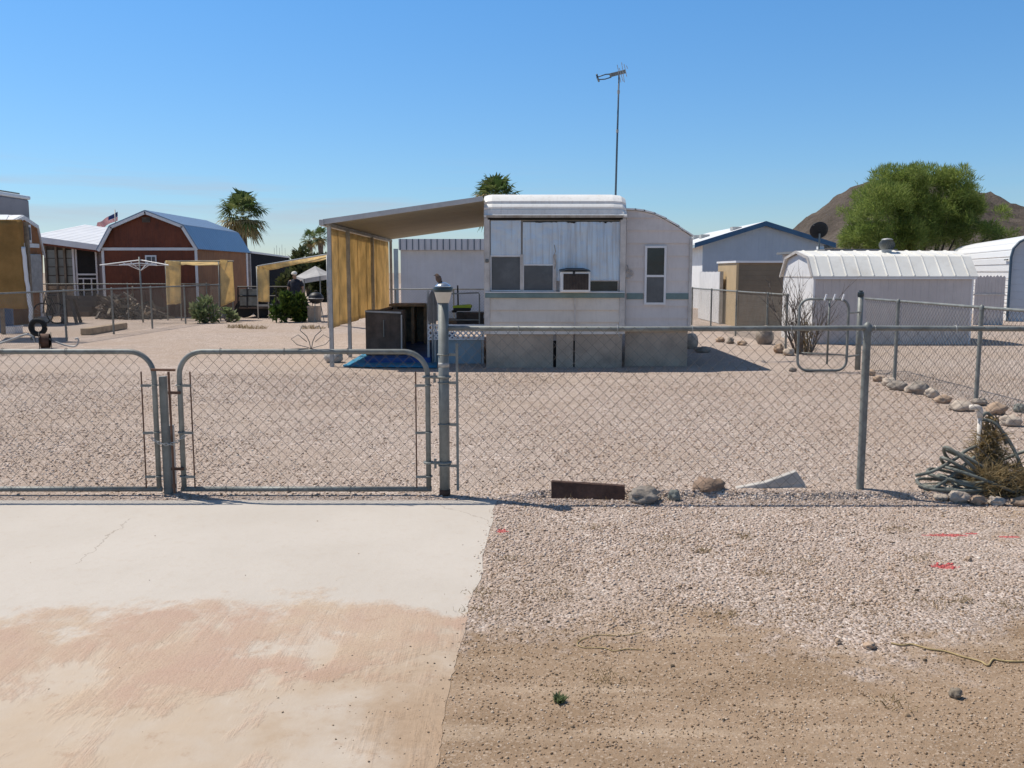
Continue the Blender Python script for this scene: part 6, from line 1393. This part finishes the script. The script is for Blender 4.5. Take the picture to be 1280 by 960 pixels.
# ------------------------------------------------------------------ blue trimmed house
yh_ = 40.0; hx = lambda p: X(p, yh_); hz = lambda p: Z(p, yh_)
hb = thing('house', (hx(953), yh_ + 5, 0), 'white gabled house with shade-tinted gable and dark blue roof trim right of the trailer', 'house')
g0, g1, gm = hx(878), hx(1029), hx(953)
mb = MB(); mb.prism([(g0, yh_, 0), (g1, yh_, 0), (g1, yh_, hz(303)), (gm, yh_, hz(283)), (g0, yh_, hz(303))], (0, .08, 0)); mb.build('gable_wall', M['house_wall'], hb)
mb = MB(); mb.box(g0, g0 + .08, yh_ + .081, yh_ + 11, 0, hz(303.5)); mb.build('side_wall', M['white'], hb)
mb = MB(); mb.box(g1 - .08, g1, yh_ + .081, yh_ + 11, 0, hz(303.5)); mb.build('side_wall', M['grey_wall'], hb)
sl = (hz(279) - hz(303)) / (gm - hx(876)); ov = .42
for s in (-1, 1):
    e = Vector((gm + s * (gm - g0 + ov), yh_ - .3, hz(279) - sl * (gm - g0 + ov))); a = Vector((gm, yh_ - .3, hz(279)))
    mb = MB(); mb.prism([a, e, e + Vector((0, 0, .07)), a + Vector((0, 0, .07))], (0, 11.6, 0)); mb.build('roof_slope', M['white_metal'], hb)
    mb = MB(); mb.prism([a + Vector((0, -.045, -.13)), e + Vector((0, -.045, -.13)), e + Vector((0, -.045, .075)), a + Vector((0, -.045, .075))], (0, .04, 0)); mb.build('gable_trim', M['blue_trim'], hb)
    mb = MB(); mb.box(min(e.x, e.x - s * .05), max(e.x, e.x - s * .05), yh_ - .29, yh_ + 11.2, e.z - .13, e.z - .004); mb.build('fascia', M['skirt_blue'], hb)
for i in range(4):
    y = yh_ + 1 + i * 2.6; x = gm - .9 - .5 * (i % 2) - i * .35; z = hz(279) - sl * (gm - x) + .075; mb = MB(); mb.box(x - .2, x + .2, y, y + .5, z - .05, z + .10 + .03 * i); mb.build('roof_vent', M['galv_light'], hb)
# white yard fence beside it
wf_ = thing('vinyl_fence', (6.5, 30, 0), 'white board fence standing between the trailer and the tan shed', 'fence')
xf = X(901, 28.6)
for i in range(12):
    y = 28.6 + i * .27; mb = MB(); mb.box(xf - .02, xf + .02, y, y + .255, .02, 1.60 + .012 * (i % 2)); mb.build('board', M['white'], wf_)
mb = MB(); mb.box(xf + .021, xf + .05, 28.6, 31.8, .4, .5); mb.box(xf + .021, xf + .05, 28.6, 31.8, 1.2, 1.3); mb.build('rail', M['white'], wf_)
mb = MB(); mb.box(xf - .04, xf + .06, 28.5, 28.596, 0, 1.62); mb.build('post', M['galv_light'], wf_)
# tan shed
yt_ = 27.2; ts = thing('shed', (X(955, yt_), yt_ + 1.2, 0), 'flat roofed tan shed with shade-darkened front behind the chain link fence', 'shed')
t0, t1, tzr = X(921.5, yt_), X(1010, yt_), Z(328.5, yt_)
mb = MB(); mb.box(t0 + .03, t1, yt_, yt_ + .05, .0, tzr); mb.build('front_wall', M['tan_wall_shaded'], ts)
mb = MB(); mb.box(t0 - .02, t0 + .029, yt_ + .0, yt_ + 2.45, .0, tzr); mb.build('side_wall', M['tan_wall'], ts)
mb = MB(); mb.box(t0 - .06, t1, yt_ - .06, yt_ + 2.5, tzr + .002, tzr + .06); mb.build('roof', M['white'], ts)
mb = MB(); mb.box(t0 - .03, t0 + .04, yt_ - .02, yt_ - .002, .0, tzr - .01); mb.build('corner_trim', M['tan_wall'], ts)
mb = MB(); mb.box(t1 - .05, t1, yt_ + .051, yt_ + 2.45, 0, tzr); mb.build('end_wall', M['tan_wall_shaded'], ts)
# white gambrel tool shed
yw = 20.5; ws = thing('shed', (X(1120, yw), yw + 1.1, 0), 'low white metal shed with cream gambrel roof and spinning vent, right side', 'shed')
q0, q1 = X(1017.5, yw), X(1218, yw); dep = 2.3; ev = Z(345.5, yw); kn = ev + .40; ap_ = ev + .53
gp = [(yw, -.02), (yw, ev), (yw + .34, kn), (yw + dep / 2, ap_), (yw + dep - .34, kn), (yw + dep, ev), (yw + dep, -.02)]
for x_, s in ((q0, 1), (q1 - .04, 1)):
    mb = MB(); mb.prism([(x_, a, b) for a, b in gp], (.04, 0, 0)); mb.build('end_wall', M['white'], ws)
mb = MB(); mb.box(q0 + .041, q1 - .041, yw + .0, yw + .04, -.02, ev); mb.build('front_wall', M['shed_wall'], ws)
mb = MB(); mb.box(q0 + .041, q1 - .041, yw + dep - .04, yw + dep, -.02, ev); mb.build('back_wall', M['shed_wall'], ws)
rp = [(yw - .07, ev - .02), (yw + .32, kn + .02), (yw + dep / 2, ap_ + .03), (yw + dep - .32, kn + .02), (yw + dep + .07, ev - .02)]
for (a, b), (c, d) in zip(rp, rp[1:]):
    mb = MB(); mb.prism([(q0 - .06, a, b), (q0 - .06, c, d), (q0 - .06, c, d + .025), (q0 - .06, a, b + .025)], (q1 - q0 + .12, 0, 0))
    for x_ in np.arange(q0 + .1, q1, .30): mb.bar((x_, a - .004, b + .036), (x_, c + .004, d + .036), .022, .016)
    mb.build('roof_panel', M['shed_roof'], ws)
mb = MB(); pts = [Vector((q0 - .064, a, b)) for a, b in rp]
for a, b in zip(pts, pts[1:]): mb.bar(a, b, .03, .06)
mb.build('gable_trim', M['trim'], ws)
mb = MB(); mb.box(q0 - .01, q0 - .002, yw + .1, yw + dep - .1, ev - .03, ev); mb.build('end_band', M['trim'], ws)
mb = MB(); mb.box(q0 - .03, q1 + .03, yw - .075, yw - .05, ev - .06, ev - .025); mb.build('eave_trim', M['white'], ws)
vx, vy = X(1107, yw + .9), yw + .9; vz = ap_ - .02
tv = MB(); tv.lathe((vx, vy, 0), [(.11, vz - .05), (.11, vz + .10)], 16); tv = tv.build('vent_base', M['galv_light'], ws, 'auto')
mb = MB(); n = 22
for i in range(n):
    a = 2 * math.pi * i / n; ps = []
    for k in range(7):
        t = k / 6; r = .095 + .085 * math.sin(math.pi * (.12 + .76 * t)); b = a + .5 * t; ps.append((r, b, vz + .10 + .21 * t))
    vs = [Vector((vx + r * math.cos(b), vy + r * math.sin(b), z)) for r, b, z in ps] + [Vector((vx + (r - .035) * math.cos(b + .22), vy + (r - .035) * math.sin(b + .22), z)) for r, b, z in ps]
    mb.add(vs, [(k, k + 1, 8 + k, 7 + k) for k in range(6)])
tb = mb.build('turbine', M['galv'], ws, True)
MB().lathe((vx, vy, 0), [(.12, vz + .315), (.13, vz + .32), (.10, vz + .345), (.01, vz + .36)], 18).build('vent_cap', M['galv_light'], ws, True)
# low grey roofed building behind it and its dish
yg2 = 31; lb = thing('building', (X(1070, yg2), yg2 + 2, 0), 'low building with a flat dark grey roof behind the white shed', 'building')
mb = MB(); mb.box(X(1032, yg2), X(1112, yg2), yg2, yg2 + 5, 0, Z(315, yg2)); mb.build('wall', M['shed_wall'], lb)
mb = MB(); mb.box(X(1026, yg2), X(1116, yg2), yg2 - .3, yg2 + 5.3, Z(314.8, yg2), Z(311.5, yg2)); mb.build('roof', M['roof_grey'], lb)
mb = MB(); mb.box(X(1050, yg2) - .1, X(1050, yg2) + .1, yg2 + 2, yg2 + 2.2, Z(311.4, yg2), Z(306, yg2)); mb.build('roof_vent', M['white'], lb)
yd = 33; sd = thing('satellite_dish', (X(1024, yd), yd, 0), 'dark satellite dish seen above the roof line before the hill', 'satellite dish'); dc = V(1024, 288.5, yd)
mb = MB(); prof = []; rings = []; nn_ = Vector((.1, .9, .42)).normalized(); a_ = nn_.orthogonal().normalized(); b_ = nn_.cross(a_)
for k in range(7): r = .32 * k / 6; rings.append([dc + nn_ * (.55 * r * r) + (a_ * math.cos(t) * r + b_ * math.sin(t) * r) for t in np.linspace(0, 2 * math.pi, 24, endpoint=False)])
mb.add([p for r in rings for p in r], [(k * 24 + j, k * 24 + (j + 1) % 24, (k + 1) * 24 + (j + 1) % 24, (k + 1) * 24 + j) for k in range(6) for j in range(24)]); o = mb.build('reflector', M['black'], sd, True)
md = o.modifiers.new('t', 'SOLIDIFY'); md.thickness = .02
mb = MB(); mb.tube([(dc.x, dc.y + .0, 0), (dc.x, dc.y - .06, dc.z - .1)], .03, 8); mb.build('mast', M['galv'], sd)
mb = MB(); mb.tube([dc - b_ * .3, dc + nn_ * .4], .012, 6); mb.build('feed_arm', M['galv'], sd)
# carport
ang = R(-15.6); P0 = Vector((X(1262.5, 30), 30, 0)); ex, ey = Vector((math.cos(ang), math.sin(ang), 0)), Vector((-math.sin(ang), math.cos(ang), 0))
cpo = thing('carport', P0 + ex * 3 + ey * 5, 'white barrel roofed metal garage with slate trim at the right edge', 'garage')
prof = [(0, 0), (0, 2.08), (.06, 2.36), (.22, 2.56), (.48, 2.70), (.9, 2.80), (3.0, 3.15)]; prof += [(6 - a, b) for a, b in prof[:-1][::-1]]; Lc = 11.0
mb = MB(); A = [P0 + ex * a + Vector((0, 0, b)) for a, b in prof]
m_ = NT('carport_panel'); p = m_.geo(); x, y, z = m_.xyz(p); w_ = m_.math('PINGPONG', m_.math('MULTIPLY', z, 2 / .23), 1.0)
m_.bsdf(Base_Color=m_.mix(m_.noise(p, 1.0, 4), (.74, .75, .75), (.80, .80, .80)), Roughness=.45, Normal=m_.bump(m_.step(w_, .0, .22), .7, .025)); M['carport'] = m_.m
mb.sheet(A, ey * Lc); o = mb.build('shell', M['carport'], cpo, False); md = o.modifiers.new('t', 'SOLIDIFY'); md.thickness = .02
mb = MB(); 
for k, zz in enumerate((.35, .6, .85, 1.1, 1.35, 1.6, 1.85, 2.1)):
    q = P0 - ex * .012 + Vector((0, 0, zz)); mb.bar(q + ey * .1, q + ey * Lc, .006, .012)
mb.build('panel_seam', M['trim'], cpo)
mb = MB(); mb.add([q + ey * .12 for q in A], [tuple(range(len(A)))]); mb.build('end_wall', M['grey_lap'], cpo)
mb = MB(); mb.tube([q - ey * .02 for q in A], .045, 8); mb.build('end_trim', M['slate_trim'], cpo)
mb = MB(); q = P0 - ex * .05 + ey * .6 + Vector((0, 0, 2.0)); mb.bar(q, q - ey * .5 - ex * .02, .04, .04); mb.build('bracket', M['galv'], cpo)
# picket bit in front of it
pk = thing('picket_fence', (X(1240, 28), 28, 0), 'short grey white picket fence between the white shed and the garage', 'fence')
for i in range(9):
    a, b = X(1220 + i * 4.2, 28), X(1220 + i * 4.2 + 4.05, 28); zz = Z(344.5 + .4 * (i % 3), 28); mb = MB(); mb.prism([(a, 28, 0), (b, 28, 0), (b, 28, zz - .03), ((a + b) / 2, 28, zz + .02), (a, 28, zz - .03)], (0, .03, 0)); mb.build('picket', M['shed_wall'], pk)
mb = MB(); mb.bar((X(1218, 28), 27.985, Z(368, 28)), (X(1258, 28), 27.985, Z(368, 28)), .02, .05); mb.build('rail', M['trim'], pk)

# ------------------------------------------------------------------ tree, bare bush, hill
yT = 42.0; T_ = lambda px, py: V(px, py, yT)
pt = thing('tree', (X(1150, yT), yT, 0), 'large bright green feathery desert tree rising behind the white shed', 'tree')
lob = []
random.seed(5)
for px, py, rx, rz in ((1150, 268, 46, 48), (1122, 240, 42, 32), (1165, 232, 44, 26), (1088, 262, 34, 30), (1080, 288, 22, 26), (1092, 298, 30, 24), (1190, 252, 36, 26), (1208, 284, 30, 26), (1232, 292, 20, 18), (1112, 296, 36, 26), (1180, 296, 36, 26), (1140, 226, 30, 20), (1205, 262, 24, 16)):
    c = T_(px, py); s = yT / FPX; lob.append(((c.x, yT + ru(-1.2, 1.2), c.z), (rx * s, rx * s * ru(.8, 1.1), rz * s)))
for k in range(34):
    a = R(ru(-15, 195)); c = T_(1150 + math.cos(a) * ru(60, 84), 280 - math.sin(a) * ru(46, 70)); s = yT / FPX; lob.append(((c.x, yT + ru(-1.5, 1.5), c.z), (ru(6, 15) * s, ru(8, 16) * s, ru(5, 13) * s)))
leaf_mass('crown', 'tree_leaf', lob, 84000, .22, pt, 77, .53, (1, .22, 1), .6)
trunk_b = Vector((X(1155, yT), yT, -.1))
branches(pt, trunk_b, [Vector(l[0]) + Vector((0, 0, l[1][2] * .3)) for l in lob[:13]], .09, 'bark_brown')
mb = MB(); tl = MB()
ybs = 18.5; bb_ = G(1004, 442); ybs = bb_.y; bt_ = thing('bare_bush', (bb_.x, ybs, 0), 'leafless grey bush of upright twigs between the fence and the walk gate', 'bush')
random.seed(21)
def twig(p, d, L, r, depth):
    n = 4; pts = [p]; 
    for i in range(n): d = (d + Vector((ru(-.16, .16), ru(-.16, .16), ru(-.02, .10)))).normalized(); pts.append(pts[-1] + d * L / n)
    tl.tube(pts, [r * (1 - .7 * i / n) for i in range(n + 1)], 5)
    if depth:
        for k in range(random.choice([2, 3, 3])):
            q = pts[random.randint(1, n)]; dd = (d + Vector((ru(-.6, .6), ru(-.6, .6), ru(-.1, .4)))).normalized(); twig(q, dd, L * ru(.45, .7), r * .5, depth - 1)
for i in range(34):
    a = ru(0, 6.28); k = ru(.05, .62); twig(Vector((bb_.x + .14 * math.cos(a), ybs + .14 * math.sin(a), -.02)), Vector((k * math.cos(a) - .05, k * math.sin(a), 1)).normalized(), ru(.55, 1.1), ru(.010, .02), 2)
tl.build('branches', M['twig'], bt_, True)
def litter(i):
    a = ru(0, 6.28); r = abs(random.gauss(0, .16)); p = Vector((bb_.x + .05 + r * math.cos(a), ybs + r * math.sin(a), ru(0, .55))); return p, p + Vector((ru(-.1, .1), ru(-.1, .1), ru(0, .2))), ru(.006, .014), ru(0, .4)
blades('dead_leaves', 'dry_grass', litter, 420, bt_)
rock(958, 431, 24, 25, 'rock_grey', 'dark rounded boulder on the gravel left of the bare bush', seed=71, jit=.15)
for i, (a, b, w_, h_, mt, lb_) in enumerate([(901, 428, 12, 7, 'rock_tan', 'small brown rock by the far fence, left of its neighbour'), (914, 430, 10, 9, 'rock_grey', 'small dark rock in the middle of three by the far fence'), (929, 432, 13, 6, 'rock_tan', 'small flat brown rock by the far fence nearest the boulder'), (975, 442, 14, 12, 'rock_tan', 'tan rock at the left foot of the bare bush'), (988, 445, 16, 11, 'rock_pale', 'pale orange rock at the foot of the bare bush'), (992, 465, 9, 6, 'rock_grey', 'small dark stone left of the open walk gate'), (1012, 465, 12, 5, 'rock_grey', 'small dark stone under the bottom of the walk gate')]):
    rock(a, b, w_, h_, mt, lb_, seed=80 + i)
rock(869, 438, 20, 22, 'rock_pale', 'pale rounded rock showing past the right corner of the trailer', seed=91, jit=.12, dy=.3)
rock(880, 441, 22, 8, 'rock_grey', 'dark flat rock in the shade beside the trailer corner', seed=92)
for i, (a, b, lb_) in enumerate(((299, 410, 'brown dry tuft on the gravel at the left'), (318, 411, 'brown dry tuft right of its twin on the gravel'), (391, 411, 'brown dry tuft on the gravel left of the awning post'))):
    c = G(a, b)
    def tg(i_):
        an = ru(0, 6.28); r = .22 * math.sqrt(random.random()); p = c + Vector((r * math.cos(an) * 1.6, r * math.sin(an), 0)); return p, p + Vector((ru(-.08, .08), ru(-.08, .08), ru(.03, .14))), ru(.006, .012), ru(0, .5)
    blades('dry_tuft', 'dry_grass', tg, 160, None, lb_, 'grass tuft', group='dry tufts on the gravel')

# hill
yH = 520.0
def crest(px):
    pts = [(860, 338), (940, 318), (985, 290), (1010, 272), (1040, 254), (1060, 238), (1085, 224), (1110, 219), (1140, 226), (1170, 238), (1200, 252), (1235, 266), (1262, 275), (1285, 281), (1340, 294), (1420, 300), (1520, 312), (1640, 338)]
    for (a, b), (c, d) in zip(pts, pts[1:]):
        if a <= px <= c: return b + (d - b) * (px - a) / (c - a)
    return 340
hl = MB(); vs = []; NX, NY = 150, 46
for j in range(NY + 1):
    for i in range(NX + 1):
        px = 850 + (1650 - 850) * i / NX; v = j / NY; yy = yH - 190 + 330 * v; h = max(0, Z(crest(px), yH)) - 1.6 * (crest(px) >= 338)
        k = math.sin(math.pi * min(1, v / .58) / 2) ** 1.25 if v < .58 else math.cos((v - .58) / .42 * math.pi / 2)
        x = X(px, yH) * (.92 + .08 * v / .58); z = h * k; q = Vector((x * .03, yy * .03, 1.0)); z += (mnoise.noise(q) * 4 + mnoise.noise(q * 2.7) * 3.0 + mnoise.noise(q * 7) * 1.9) * min(1, z / 14)
        vs.append(Vector((x, yy, z - 1.0)))
hl.add(vs, [(j * (NX + 1) + i, j * (NX + 1) + i + 1, (j + 1) * (NX + 1) + i + 1, (j + 1) * (NX + 1) + i) for j in range(NY) for i in range(NX)])
m = NT('desert_hill'); p = m.geo(); n1 = m.noise(p, .035, 6, .65); n2 = m.noise(p, .35, 5, .7); x, y, z = m.xyz(p)
c = m.mix(m.step(n1, .36, .64), (.105, .087, .074), (.17, .14, .118)); c = m.mix(m.math('MULTIPLY', m.step(n2, .50, .66), .65), c, (.08, .07, .05)); c = m.mix(m.math('MULTIPLY', m.step(m.vor(p, .5).outputs['Distance'], .25, .05), .5), c, (.06, .065, .03))
m.bsdf(Base_Color=c, Roughness=.95, Specular_IOR_Level=.05, Normal=m.bump(m.noise(p, .22, 6, .75), 1.0, 3.0))
o = hl.build('hill', m.m, None, True); tag(o, 'rocky brown desert hill behind the green tree', kind='structure')
